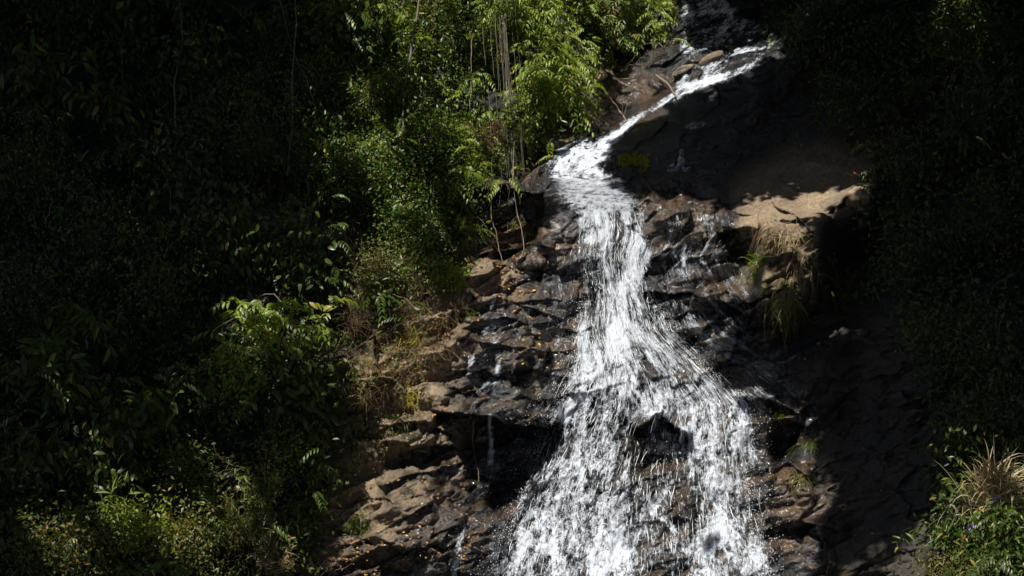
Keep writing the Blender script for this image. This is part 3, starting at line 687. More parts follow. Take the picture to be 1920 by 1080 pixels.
T_('hanging_bush', 'dark small-leaved bush cascading over the dry ledge', 'bush', 770, 430, .55, 90, 75, 210, 20, .06, .5, 'green', stem=.025, foot=(740, 340))
T_('hanging_bush', 'small glossy-leaved sprig hanging over the pale rock ledge', 'bush', 838, 520, .4, 34, 34, 50, 18, .055, .55, 'bright', spread=.1, stem=.015, nl=8, foot=(830, 460), depth_r=.2)
T_('hanging_bush', 'sunlit twiggy bush hugging the left edge of the dark boxy outcrop', 'bush', 855, 395, .5, 42, 62, 110, 12, .055, .5, 'green', stem=.02, nl=10, foot=(840, 340), depth_r=.3)
T_('hanging_bush', 'straggly olive bush spilling over the dry bank under the cascading one', 'bush', 720, 500, .5, 70, 50, 110, 10, .06, .45, 'olive', stem=.02, nl=14, foot=(700, 440), depth_r=.3)
T_('fern', 'feathery fern leaning over the dark cleft left of the waterfall', 'fern', 885, 430, .3, 26, 30, 34, 0, .05, .2, 'bright', style='pinnate', rach=.3, pairs=10, droop=.7, stem=.01, nl=6, foot=(870, 420), depth_r=.15)
T_('fern', 'row of drooping fronds right of the bulging bush', 'fern', 890, 275, .7, 34, 26, 44, 0, .07, .22, 'bright', style='pinnate', rach=.38, pairs=9, droop=.8, stem=.012, nl=6, foot=(860, 260), depth_r=.2)
T_('hanging_bush', 'sunlit bush with oval leaves standing alone in the left shade', 'bush', 505, 600, 1.7, 124, 56, 78, 0, .14, .36, 'bright', 'long', style='pinnate', droop=.5, rach=.34, pairs=4, stem=.03, nl=16, foot=(470, 540))
T_('hanging_bush', 'small green bush trailing below the lone sunlit bush', 'bush', 440, 700, 1.2, 36, 56, 50, 10, .075, .55, 'bright', stem=.02, foot=(440, 640))
# leafy vines
def vine(px, py0, py1, off, n, mat, label, L=.07, wid=.12, r=.008):
    top = at(px, py0, off); K = 14; yy = np.linspace(py0, py1, K)
    dtop = Dat(px, py0) - off
    p = top[None] + np.outer(np.linspace(0, (py1 - py0) / 118. * 1.02, K), [0, 0, -1.0]) + np.cumsum(R.normal(size=(K, 3)) * .02, 0)
    root = top; t = thing('leafy_vine', root, label, 'vine', 'leafy vines hanging on the upper left bank')
    put('stem', tubes(p[None], r), 'bark', t, root)
    cp = p[R.integers(0, K, n)] + R.normal(size=(n, 3)) * np.array([wid, wid, .1])
    put('foliage', foliage(cp, 6, L, .5, 'small', .07, .7), mat, t, root); return t
for a in [(835, -20, 230, 1.5, 120, 'bright', 'leafy vine with bright leaves hanging between the tree trunk and the root curtain'),
          (812, -20, 120, 1.5, 70, 'olive', 'short vine with orange-tinged leaves beside the bright leafy vine'),
          (880, -20, 150, 1.4, 80, 'green', 'leafy vine just left of the hanging root curtain'),
          (720, -20, 200, 1.4, 110, 'green', 'leafy vine hanging left of the leaning pale trunk'),
          (660, -20, 160, 1.4, 90, 'olive', 'olive vine hanging at the edge of the left shade'),
          (745, -20, 90, 1.5, 60, 'bright', 'short bright vine at the top edge above the leaning trunk')]: vine(*a)
for i in range(20):
    x = R.uniform(430, 930); y0 = R.uniform(-40, 160); ln = R.uniform(110, 300)
    if x > 780: y0, ln = R.uniform(-40, 40), R.uniform(80, 200)
    v_ = vine(x, y0, min(y0 + ln, 420), 1.15 + .3 * R.random(), int(ln * .42), ('green', 'green', 'olive', 'dark')[i % 4], 'thin leafy vine trailing in the half-shade of the upper left bank', .065, .09, .006)
    v_['group'] = 'thin vines trailing in the half-shade'
# hanging root curtain and single lianas
def strands(name, label, cat, pts, n, sprd, r, mat='bark', child='strand', group=None):
    root = at(*pts[0]); t = thing(name, root, label, cat, group)
    base = np.array([at(*q) for q in pts]); K = len(base)
    tt = np.linspace(0, K - 1, 22); c = np.stack([np.interp(tt, np.arange(K), base[:, i]) for i in range(3)], 1)
    if n == 1:
        c = c + np.cumsum(R.normal(size=c.shape) * .006, 0)
        return put(child, tubes(c[None], r), mat, t, root)
    for i in range(n):
        m = 22 if R.random() < .45 else R.integers(10, 21)
        cc = c + R.normal(size=3) * np.array([sprd, sprd * .6, .02]) + np.cumsum(R.normal(size=c.shape) * .008, 0)
        s = put(child, tubes(cc[None, :m], r * (.5 + R.random()), 3), mat, t, root)
    return t
strands('aerial_roots', 'curtain of thin brown roots hanging before the bright feathery tree', 'hanging roots', [(945, -30, 2.0), (950, 60, 1.9), (958, 160, 1.8), (965, 260, 1.2), (970, 330, .8)], 22, .14, .003, 'bark')
strands('liana', 'long thin liana hanging before the dark cleft beside the white water', 'liana', [(966, 250, 1.2), (962, 340, .9), (968, 400, .9), (978, 440, .8), (984, 476, .7)], 1, 0, .009, 'wood')
strands('liana', 'thinner liana left of the one in the dark cleft', 'liana', [(922, 360, .6), (925, 400, .6), (934, 450, .6), (946, 490, .5)], 1, 0, .007, 'wood')
strands('liana', 'thin pale liana hanging straight down left of the root curtain', 'liana', [(888, 30, 1.8), (886, 110, 1.7), (882, 210, 1.3)], 1, 0, .008, 'wood')
strands('liana', 'thin liana hanging below the leaning pale trunk', 'liana', [(757, 170, 1.8), (755, 230, 1.7), (753, 272, 1.5)], 1, 0, .008, 'wood')
strands('liana', 'thin dead stem hanging in the black cave under the left ledge', 'liana', [(886, 790, .5), (888, 840, .6), (893, 880, .6), (895, 908, .5)], 1, 0, .006, 'wood')
# leaning trunk among the vines
def trunk(name, label, pts, r0, r1, mat='bark', cat='tree', twigs=6):
    root = at(*pts[0]); t = thing(name, root, label, cat)
    base = np.array([at(*q) for q in pts]); K = len(base); tt = np.linspace(0, K - 1, 20)
    c = np.stack([np.interp(tt, np.arange(K), base[:, i]) for i in range(3)], 1) + np.cumsum(R.normal(size=(20, 3)) * .008, 0)
    put('trunk', tubes(c[None], np.linspace(r0, r1, 20)[None], 8), mat, t, root)
    if twigs:
        s = c[R.integers(6, 20, twigs)]; e = s + rdirs(twigs) * np.array([.5, .2, .5]) * .7
        put('branches', tubes(curve(s, e, 6, .15), np.linspace(r1 * .6, r1 * .15, 6)[None], 4), mat, t, root)
    return t
trunk('leaning_tree', 'thin pale tree trunk leaning among the vines at the top', [(745, 195, .8), (760, 150, 1.4), (770, 100, 1.7), (778, 50, 1.9), (790, -40, 2.0)], .024, .014, 'bark')
trunk('fallen_branch', 'thin pale branch slanting in the upper left bank', [(722, 82, 1.6), (702, 52, 1.7), (715, 45, 1.7)], .014, .006, 'wood', 'branch', 3)
trunk('liana', 'curved woody liana in the dark upper left', [(520, -20, 1.5), (545, 90, 1.3), (575, 160, 1.2), (585, 215, 1.0)], .012, .008, 'wood', 'liana', 0)
trunk('liana', 'faint arched liana in the middle of the dark left forest', [(265, 290, 1.4), (300, 320, 1.4), (318, 360, 1.2), (316, 400, 1.0)], .012, .008, 'wood', 'liana', 0)
trunk('fallen_branch', 'short pale twig standing in the dark upper left forest', [(150, 300, 1.6), (172, 280, 1.7)], .012, .007, 'wood', 'branch', 0)
trunk('fallen_branch', 'small forked twig in the dark middle left', [(85, 420, 1.6), (95, 395, 1.6), (96, 370, 1.6)], .01, .005, 'wood', 'branch', 0)
trunk('leaning_tree', 'slim trunk rising in the half-shade near the sunflecked leaves', [(540, 330, .9), (550, 240, 1.3), (548, 150, 1.5), (560, 40, 1.6), (556, -40, 1.6)], .018, .012, 'bark')
trunk('leaning_tree', 'slim crooked trunk in the dark forest at the top left', [(330, 250, 1.0), (322, 160, 1.4), (338, 80, 1.6), (330, -40, 1.6)], .018, .012, 'bark')
trunk('fallen_branch', 'bent dead branch across the dry bank below the straggly olive bush', [(640, 560, .5), (700, 540, .7), (760, 560, .5), (800, 600, .3)], .014, .006, 'wood', 'branch', 4)
# bare reddish brush
def brush(label, px, py, off, rad_, n, mat, r=.0035, hangd=-.2, name='bare_brush'):
    root = at(px, py + 20, 0.0); t = thing(name, root, label, 'brush')
    c = at(px, py, off); k = 7; hub = c + R.normal(size=(k, 3)) * np.array([.55, .25, .4]) * rad_; hub = hub[R.integers(0, k, n)]
    s = hub + R.normal(size=(n, 3)) * .07; e = hub + rdirs(n) * np.array([1, .6, .8]) * rad_ * (.15 + .9 * R.random(n) ** 1.6)[:, None]; e[:, 2] += hangd * rad_
    put('twigs', tubes(curve(s, e, 6, .2), np.linspace(r, r * .3, 6)[None]), mat, t, root); return t
brush('bare reddish brown brush left of the hanging roots', 915, 250, .9, .42, 420, 'red')
brush('pale bare twigs over the streamlet between the trees and the upper boulders', 1215, 105, .3, .5, 40, 'wood', .006)
brush('dry brown brush beside the sunlit lone bush', 660, 590, .6, .5, 380, 'brown')
brush('dry twiggy brush under the cascading dark bush', 700, 500, .5, .5, 300, 'brown')

# bamboo-like grasses bottom left
def bamboo(label, px, py, off, h, n, mat, L=.17, root_y=None, group=None, W=.10):
    root = at(px, py + h * .55, 0); t = thing('bamboo_grass', root, label, 'bamboo'); c = at(px, py, off)
    e = c + rdirs(n) * np.array([.55, .35, .6]) * h / 118.; e[:, 2] += .15
    s = at(px, py + h * .5, off * .6)[None] + R.normal(size=(n, 3)) * .1
    P = curve(s, e, 8, .08)
    put('stems', tubes(P, np.linspace(.006, .002, 8)[None]), 'olive', t, root)
    k = R.integers(2, 8, n * 9); i = R.integers(0, n, n * 9); b = P[i, k] + R.normal(size=(n * 9, 3)) * .02
    d = (P[i, k] - P[i, k - 1]); d = nrm(d) + rdirs(n * 9) * .9 + np.array([0, 0, -.35])
    l = L * (.6 + .7 * R.random(n * 9)); put('leaves', leaves(b, d, rdirs(n * 9) + np.array([0, -.5, .8]), l, l * W, 'long'), mat, t, root)
    return t
bamboo('tall pale bamboo grass with narrow leaves standing above the bottom left thicket', 490, 905, 1.2, 85, 22, 'pale')
bamboo('dense clump of fine bamboo grass below the tall pale one', 455, 985, 1.1, 75, 60, 'olive', .13)
bamboo('bamboo grass with straw leaves at the bottom edge left of the brown rock', 515, 1050, 1.0, 60, 50, 'straw', .12)
bamboo('wide-leaved bamboo sprig in the bottom left thicket', 225, 955, 1.2, 55, 16, 'pale', .2, W=.16)
T_('shrub', 'small-leaved green shrub between the two bamboo clumps', 'shrub', 330, 1010, 1.0, 80, 60, 110, 12, .07, .5, 'olive', stem=.02)
T_('shrub', 'yellowish shrub in the bottom left corner', 'shrub', 110, 1030, 1.0, 110, 60, 120, 12, .08, .45, 'olive', stem=.02)
T_('shrub', 'sunflecked shrub right of the wide-leaved bamboo sprig', 'shrub', 250, 990, .9, 60, 40, 70, 12, .07, .5, 'bright', stem=.015)
T_('shrub', 'small yellow-green shrub on the dark slope above the bottom rocks', 'shrub', 545, 840, .6, 40, 45, 60, 10, .06, .5, 'bright', stem=.015)
T_('shrub', 'trailing shrub above the tall pale bamboo grass', 'shrub', 345, 870, 1.1, 40, 50, 60, 10, .07, .5, 'green', stem=.015)
# large-leaved plants in the left shade
for px, py, rx, n, lb in [(280, 775, 60, 42, 'large-leaved plant with long drooping leaves catching sun in the lower left shade'), (100, 700, 80, 50, 'dark large-leaved plant at the left edge below the middle'),
                      (75, 845, 60, 36, 'large-leaved plant at the left edge above the corner shrub'), (160, 610, 60, 24, 'palm-like plant with splayed leaves in the dark middle left'),
                      (60, 140, 90, 50, 'dark large-leaved tree top in the upper left corner'), (200, 190, 60, 40, 'large-leaved branch catching faint light in the upper left')]:
    T_('broadleaf_plant', lb, 'plant', px, py, 1.3, rx, rx * .7, n, 5, .24, .3, 'green', 'long', droop=.7, stem=.03, nl=10, spread=.08)
# dark bushes that make up the shaded forest
DK = [(60, 330, 110), (230, 60, 120), (370, 150, 120), (520, 90, 100), (180, 430, 120), (340, 330, 120), (470, 260, 100), (580, 300, 90), (60, 560, 110), (300, 540, 110), (440, 430, 100), (560, 480, 80), (200, 860, 90), (560, 720, 80), (600, 160, 80), (640, 60, 80), (-60, 950, 100), (360, -20, 110), (110, -10, 120)]
DL = ['at the left edge below the upper corner', 'at the top edge left of centre of the dark forest', 'below the top edge in the dark forest', 'near the top, left of the sunflecked vines', 'under the palm-like curve of the arched liana', 'around the arched liana', 'left of the sunflecked leaves', 'beside the glossy blue-green bush', 'at the left edge in the middle of the height', 'between the palm-like plant and the lone sunlit bush', 'above the lone sunlit bush', 'right above the lone sunlit bush', 'above the bottom left thicket', 'below and right of the lone sunlit bush', 'with sunflecks under the curved liana', 'with sunflecks at the top edge', 'at the left edge near the bottom', 'high in the dark forest at the top edge', 'in the upper left corner']
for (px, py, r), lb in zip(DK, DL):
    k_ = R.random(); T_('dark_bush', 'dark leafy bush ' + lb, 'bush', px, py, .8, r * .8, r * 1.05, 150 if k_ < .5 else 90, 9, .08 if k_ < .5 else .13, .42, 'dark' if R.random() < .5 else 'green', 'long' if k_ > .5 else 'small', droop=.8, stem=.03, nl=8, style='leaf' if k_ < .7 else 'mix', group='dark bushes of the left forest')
# right bank
RK = [(1560, 40, 80, 'beside the top of the upper stream'), (1680, 70, 90, 'at the top edge right of the upper stream'), (1620, 180, 80, 'above the dry tan slab'), (1740, 300, 100, 'right of the dry tan slab'), (1850, 420, 110, 'at the right edge level with the grassy rock'), (1720, 500, 80, 'on the dark slope right of the grassy rock'), (1860, 640, 110, 'at the right edge above the long grass'), (1770, 640, 70, 'left of the big one at the right edge'), (1850, 200, 110, 'under the sunflecked crown at the right edge'), (1880, 790, 80, 'just above the long sunlit grass')]
for px, py, r, lb in RK:
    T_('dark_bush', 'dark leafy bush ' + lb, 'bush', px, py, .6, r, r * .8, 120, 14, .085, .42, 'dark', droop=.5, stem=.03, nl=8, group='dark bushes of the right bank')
T_('broadleaf_tree', 'dim tree with small sunflecked leaves in the upper right', 'tree', 1800, 60, 1.4, 90, 60, 150, 12, .09, .45, 'green', droop=.5, stem=.05, crown='crown', trunkname='trunk', foot=(1850, 160))
T_('spiky_plant', 'spiky narrow-leaved plant in the dark upper right', 'plant', 1722, 170, 1.0, 14, 12, 10, 7, .22, .09, 'green', 'long', droop=.2, stem=.01, nl=4, spread=.03)
# long grass and leafy shrub at the lower right
def tuft(name, label, px, py, off, n, L, W, mat, lean=.7, droop=.9, out=(0, -.3, 1), spread=.06, cat='grass', group=None, second=None):
    root = at(px, py, off * .3); t = thing(name, root, label, cat, group); c = at(px, py, off)
    put('blades', blades(c, n, L, W, out, lean, droop, spread=spread), mat, t, root)
    if second: put('dry_blades', blades(c, second, L * .8, W, out, lean * 1.2, droop * 1.3, spread=spread * 1.3), 'straw', t, root)
    return t
tuft('long_grass', 'tall clump of arching sunlit grass at the lower right edge', 1862, 935, 1.3, 130, 1.0, .02, 'straw', .65, .55, (.1, -.2, 1), .10, second=150)
tuft('long_grass', 'drier arching grass in front of the tall sunlit clump', 1825, 965, 1.1, 70, .62, .012, 'straw', .8, 1.1, (-.3, -.3, 1), .10)
T_('shrub', 'bright leafy shrub with a mauve flower at the bottom right', 'shrub', 1800, 1000, .8, 70, 28, 120, 7, .12, .20, 'green', 'long', droop=.4, stem=.02, spread=.08, foot=(1830, 1060))
T_('shrub', 'leafy sunlit shrub at the right edge below the long grass', 'shrub', 1890, 1020, .9, 50, 60, 120, 7, .10, .3, 'green', 'long', droop=.4, stem=.02, spread=.1, foot=(1890, 1075))
T_('shrub', 'dry twiggy shrub at the bottom edge under the mauve flower', 'shrub', 1800, 1065, .5, 90, 30, 110, 8, .07, .3, 'olive', droop=.5, stem=.02, spread=.1)
# mauve flower heads sit on the shrub
def flower(px, py, off, label):
    c = at(px, py, off); n = 16; a = R.random(n) * 6.28; d = np.stack([np.cos(a), np.full(n, -.6), np.sin(a)], 1)
    t = thing('flower', c, label, 'flower'); put('petals', leaves(c + d * .015, d, np.tile([0, -1., .3], (n, 1)) + .3 * rdirs(n), .05, .03), 'petal', t, c)
    put('stalk', tubes(curve(c, c + np.array([0, .1, -.16]), 4, .02), .004), 'olive', t, c)
flower(1819, 988, 1.35, 'mauve flower head on the bright shrub at the bottom right')
flower(1866, 933, 1.55, 'small mauve flower among the long grass at the right')
# grasses on the rocks
tuft('dry_grass_tuft', 'straw grass hanging over the edge of the dark block below the tan slab', 1438, 432, .08, 80, .30, .008, 'brown', .9, 1.5, (0, -.8, .2), .10)
tuft('dry_grass_tuft', 'straw grass hanging down the sunlit rib under the tan slab', 1480, 450, .06, 120, .30, .008, 'straw', .9, 1.6, (0, -.8, .1), .14)
tuft('dry_grass_tuft', 'thin straw grass low on the sunlit rib', 1500, 500, .06, 120, .34, .008, 'straw', .9, 1.5, (0, -.7, .1), .14)
tuft('dry_grass_tuft', 'olive grass trailing at the foot of the sunlit rib', 1470, 560, .05, 200, .38, .009, 'olive', .9, 1.4, (0, -.7, .1), .14)
tuft('grass_tuft', 'bright green tuft left of the hanging straw grass', 1425, 497, .12, 260, .26, .012, 'bright', 1.1, .8, (0, -.6, .4), .09)
tuft('grass_tuft', 'dim brown grass on the shaded slope right of the rib', 1590, 540, .08, 220, .34, .010, 'olive', .9, 1.2, (0, -.6, .2), .2)
tuft('grass_tuft', 'dim grass on the shaded ledge above the rib', 1590, 240, .08, 220, .34, .010, 'olive', .9, 1.2, (0, -.6, .2), .25)
tuft('grass_tuft', 'small sunlit grass tuft right of the lower waterfall', 1525, 835, .15, 46, .36, .012, 'pale', .9, .9, (0, -.5, .5), .05)
tuft('grass_tuft', 'tiny yellow-green tuft beside the right fringe of the fall', 1462, 778, .12, 40, .2, .012, 'bright', 1.0, .7, (0, -.5, .4), .05)
tuft('grass_tuft', 'yellowish grass tuft on the wet rocks at the lower right of the fall', 1500, 900, .12, 60, .26, .010, 'olive', .9, .9, (0, -.5, .4), .06)
tuft('grass_tuft', 'green tuft at the lip of the small ledge left of the fall', 876, 590, .1, 60, .2, .009, 'bright', .9, 1.2, (0, -.6, .3), .06)
tuft('grass_tuft', 'mossy tuft on the dry bank above the left cave', 745, 800, .15, 90, .24, .010, 'green', 1.0, 1.0, (0, -.6, .3), .1)
tuft('grass_tuft', 'yellow moss tuft on the pale sloping rock', 775, 640, .08, 160, .16, .010, 'moss', 1.1, 1.0, (0, -.7, .3), .12)
tuft('grass_tuft', 'yellow moss tuft lower on the pale sloping rock', 770, 745, .08, 120, .16, .010, 'moss', 1.1, 1.0, (0, -.7, .3), .1)
tuft('grass_tuft', 'green hanging weeds on the dark rock in the cleft', 975, 420, .1, 70, .22, .010, 'olive', .8, 1.4, (0, -.6, 0), .07)
tuft('grass_tuft', 'green weeds on the dry slope above the bottom left rocks', 680, 975, .12, 90, .24, .012, 'green', 1.0, .8, (0, -.6, .4), .1)
# yellow moss draped on the dark slab
def moss_patch():
    root = at(1190, 300, .02); t = thing('moss_patch', root, 'yellow moss draped on the foot of the big dark slab', 'moss')
    xy = np.concatenate([np.stack([R.normal(1190, 13, 90), R.normal(297, 4.5, 90)], 1), np.stack([R.normal(1208, 4, 40), R.normal(305, 7, 40)], 1), np.stack([R.normal(1172, 5, 20), R.normal(306, 3, 20)], 1)])
    p = at(xy[:, 0], xy[:, 1], .03); put('strands', blades(p, 900, .09, .016, (0, -.7, -.3), .7, .8, 4, .01), 'moss', t, root)
moss_patch()
# low growth on the dry left bank
g1 = pmask([([(640, 700), (760, 620), (820, 560), (880, 560), (800, 640), (760, 780), (700, 860), (640, 960), (560, 1000)], .5)], 4)
xy = scatter(520, 560, 900, 540, 1000, g1); V, F, q = foliage(at(xy[:, 0], xy[:, 1], .1 * R.random(520)), 5, .05, .5, 'small', .06, .2)
tag(link_mesh('ground_cover', V, F, 'olive', facernd=q), 'sparse olive seedlings and weeds dotted over the dry sloping bank', 'ground cover', kind='stuff')
# fallen leaves
lm = pmask([([(860, 480), (960, 470), (1010, 520), (960, 570), (860, 570)], 1), ([(740, 780), (850, 780), (840, 820), (740, 820)], 1), ([(640, 1020), (780, 990), (800, 1080), (640, 1080)], 1.), ([(700, 900), (900, 880), (900, 1060), (700, 1060)], .22), ([(880, 560), (1060, 560), (1060, 720), (880, 720)], .14), ([(640, 620), (860, 600), (760, 800), (620, 1000)], .35), ([(1400, 300), (1700, 290), (1720, 1060), (1560, 1060), (1540, 600), (1420, 420)], .018), ([(880, 340), (1000, 335), (990, 360), (890, 360)], .8)], 3)
xy = scatter(900, 600, 1740, 280, 1080, lm); n = len(xy); l = .035 + .035 * R.random(n)
V, F, q = leaves(at(xy[:, 0], xy[:, 1], .015 + .015 * R.random(n)), rdirs(n) * np.array([1, .6, .4]), np.array([0, -.7, .8]) + .5 * rdirs(n), l, l * .5)
tag(link_mesh('fallen_leaves', V, F, 'litter', facernd=q), 'yellow and brown fallen leaves scattered on the ledges', 'fallen leaves', kind='stuff')

# ---------------------------------------------------------------- boulders and driftwood by the upper stream
def boulder(name, label, px, py, off, rx, ry, rz, rot, wet, tan, moss=0, seed=1, cat='boulder', cut=.16):
    n = 40; th = np.linspace(0, math.pi, n // 2 + 1); ph = np.linspace(0, 2 * math.pi, n, endpoint=False)
    T, Q = np.meshgrid(th, ph, indexing='ij'); d = np.stack([np.sin(T) * np.cos(Q), np.sin(T) * np.sin(Q), np.cos(T)], -1)
    rs = np.random.default_rng(seed); r = np.ones(T.shape)
    for _ in range(11):
        pn = rs.normal(size=3); pn /= np.linalg.norm(pn); h = .56 + rs.random() * .26
        dp = (d * pn).sum(-1); r = np.where(dp > 1e-3, np.minimum(r, h / np.maximum(dp, 1e-3)), r)
    r = r + .05 * (fbm(d[..., 0] * 3 + seed, d[..., 2] * 3 + d[..., 1] * 2, seed, 4) - .5)
    V = (d * r[..., None] * np.array([rx, ry, rz])).reshape(-1, 3)
    c, s_ = math.cos(rot), math.sin(rot); V = V @ np.array([[c, 0, s_], [0, 1, 0], [-s_, 0, c]])
    i = np.arange(len(V)).reshape(T.shape); F = np.stack([i[:-1], i[1:], np.roll(i[1:], -1, 1), np.roll(i[:-1], -1, 1)], -1).reshape(-1, 4)
    N_ = len(V); ns = np.clip(np.stack([fbm(V[:, 0] * 3 + seed, V[:, 2] * 9, 5, 4), fbm(V[:, 0] * 12, V[:, 2] * 12 + V[:, 1] * 9, 6, 3), fbm(V[:, 0] * 30, V[:, 2] * 40, 7, 2)], 1), 0, 1)
    c0 = at(px, py, off)
    o = link_mesh(name, V, F, 'rock', attrs=dict(wet=np.full(N_, wet), tan=np.full(N_, tan), moss=np.full(N_, moss), nse=ns, rust=np.full(N_, .6)), smooth=True); o.location = c0
    return tag(o, label, cat)
boulder('boulder', 'grey striped boulder with a wet sheen at the foot of the upper cascades', 1236, 163, .22, .25, .22, .15, rad(-22), .75, .3, seed=3)
boulder('boulder', 'rounded grey boulder between the two upper cascades', 1335, 112, .18, .30, .22, .12, rad(28), .35, .5, seed=5)
boulder('boulder', 'orange-brown boulder left of the narrow cascade', 1280, 135, .1, .25, .2, .1, rad(30), .5, .8, seed=8)
boulder('boulder', 'small pale rock where the bright water line begins', 1372, 92, .12, .14, .12, .07, rad(-15), .4, .7, seed=9)
boulder('boulder', 'dark wet rock under the rounded grey boulder', 1308, 142, .1, .13, .16, .16, 0, 1, 0, seed=12)
boulder('boulder', 'wet brown boulder left of the striped one', 1180, 195, .12, .28, .22, .16, rad(-10), .8, .1, seed=14)
boulder('boulder', 'tan sunlit rock under the overhanging tree', 1120, 140, .15, .24, .2, .13, rad(20), 0, 1, seed=15)
boulder('boulder', 'mossy mound of rock among the dead twigs of the left bank', 712, 548, .1, .28, .25, .2, 0, 0, .6, .9, seed=21)
boulder('boulder', 'flat grey stone lying at the back of the dry ledge', 900, 508, .1, .34, .25, .1, rad(20), .1, .8, seed=23)
boulder('boulder', 'dark rock hump at the bottom of the cleft', 1005, 488, .0, .38, .3, .17, rad(5), .8, .2, seed=25)
boulder('boulder', 'tan rock knob at the right end of the dry slab', 1608, 372, .1, .34, .3, .2, rad(25), 0, 1, seed=27)
def log(label, pts, r, mat='wood', name='driftwood'):
    trunk(name, label, pts, r, r * .6, mat, 'driftwood', 2)
log('curved pale driftwood log on the bank below the overhanging tree', [(1138, 128, .3), (1155, 150, .35), (1180, 165, .3)], .045)
log('long thin driftwood stick crossing the striped boulder', [(1230, 142, .5), (1258, 160, .5), (1270, 185, .3)], .022)
log('driftwood stick lying left of the wet brown boulder', [(1132, 172, .3), (1160, 205, .3), (1180, 222, .25)], .022)
log('short driftwood branch on the tan rocks under the tree', [(1100, 215, .3), (1120, 235, .3)], .02)
log('thin dead stick lying by the right fringe of the middle fall', [(880, 428, .45), (905, 438, .5), (925, 452, .3)], .012)

# ---------------------------------------------------------------- spray droplets thrown off the fall
def spray():
    pts = []
    for (yy, xx, sgn) in ((np.array([a for a, _ in EL]), np.array([b for _, b in EL]), -1), (np.array([a for a, _ in ER]), np.array([b for _, b in ER]), 1)):
        y = R.uniform(560, 1120, 3600); x = np.interp(y, yy, xx) + sgn * (R.exponential(13 + 8 * (y > 760), 3600) - 14)
        pts.append(np.stack([x, y], 1))
    y = R.uniform(380, 1120, 2600); x = np.interp(y, [a for a, _ in EL], [b for _, b in EL]); x2 = np.interp(y, [a for a, _ in ER], [b for _, b in ER])
    pts.append(np.stack([x + (x2 - x) * R.random(2600), y], 1))
    y = R.uniform(800, 960, 260); pts.append(np.stack([R.uniform(1195, 1290, 260), y], 1))
    xy = np.concatenate(pts); n = len(xy); c = at(xy[:, 0], xy[:, 1], .12 + .25 * R.random(n) ** 2)
    r = .0018 + .0055 * R.random(n) ** 4; o = np.array([[1, 0, 0], [-1, 0, 0], [0, 1, 0], [0, -1, 0], [0, 0, 1.5], [0, 0, -1.5]])
    f = np.array([[0, 2, 4], [2, 1, 4], [1, 3, 4], [3, 0, 4], [2, 0, 5], [1, 2, 5], [3, 1, 5], [0, 3, 5]])
    V = (c[:, None] + o[None] * r[:, None, None]).reshape(-1, 3); F = (f[None] + (np.arange(n) * 6)[:, None, None]).reshape(-1, 3)
    tag(link_mesh('spray', V, F, 'drop', smooth=True), 'white droplets of spray flying off the falling water', 'spray', kind='stuff')
spray()
def threads():
    n = 1500; K = 7; sx = R.uniform(-.04, 1.04, n); y0 = 400 + 700 * R.random(n) ** .8; ln = R.uniform(6, 30, n) * (.6 + .8 * R.random(n))
    yy = y0[:, None] + ln[:, None] * np.linspace(0, 1, K)[None]
    a = np.interp(yy, [p for p, _ in EL], [q for _, q in EL]); b = np.interp(yy, [p for p, _ in ER], [q for _, q in ER])
    xx = a + (b - a) * sx[:, None] + np.cumsum(R.normal(size=(n, K)) * .45, 1) + R.normal(size=(n, 1)) * np.linspace(0, 3, K)[None]
    i = np.clip(np.searchsorted(GX, xx) - 1, 0, len(GX) - 2); j = np.clip(np.searchsorted(GY, yy) - 1, 0, len(GY) - 2)
    d = WDp[j, i]; d = np.minimum(d, d[:, :1] + .02 * np.arange(K)[None]) - .03 - .08 * R.random(n)[:, None]
    keep = samp(WD, xx[:, 3], yy[:, 3]) > .25
    P = P3(xx, yy, d)[keep]; m = len(P)
    r = (.0016 + .0034 * R.random(m) ** 2)[:, None] * (.4 + R.random((m, K)) * 1.3) * np.sin(np.linspace(.35, 2.8, K))[None]
    V, F = tubes(P, r, 4)
    tag(link_mesh('water_threads', V, F, 'drop', smooth=True), 'thin white threads of water falling down the face of the fall', 'falling water', kind='stuff')
threads()

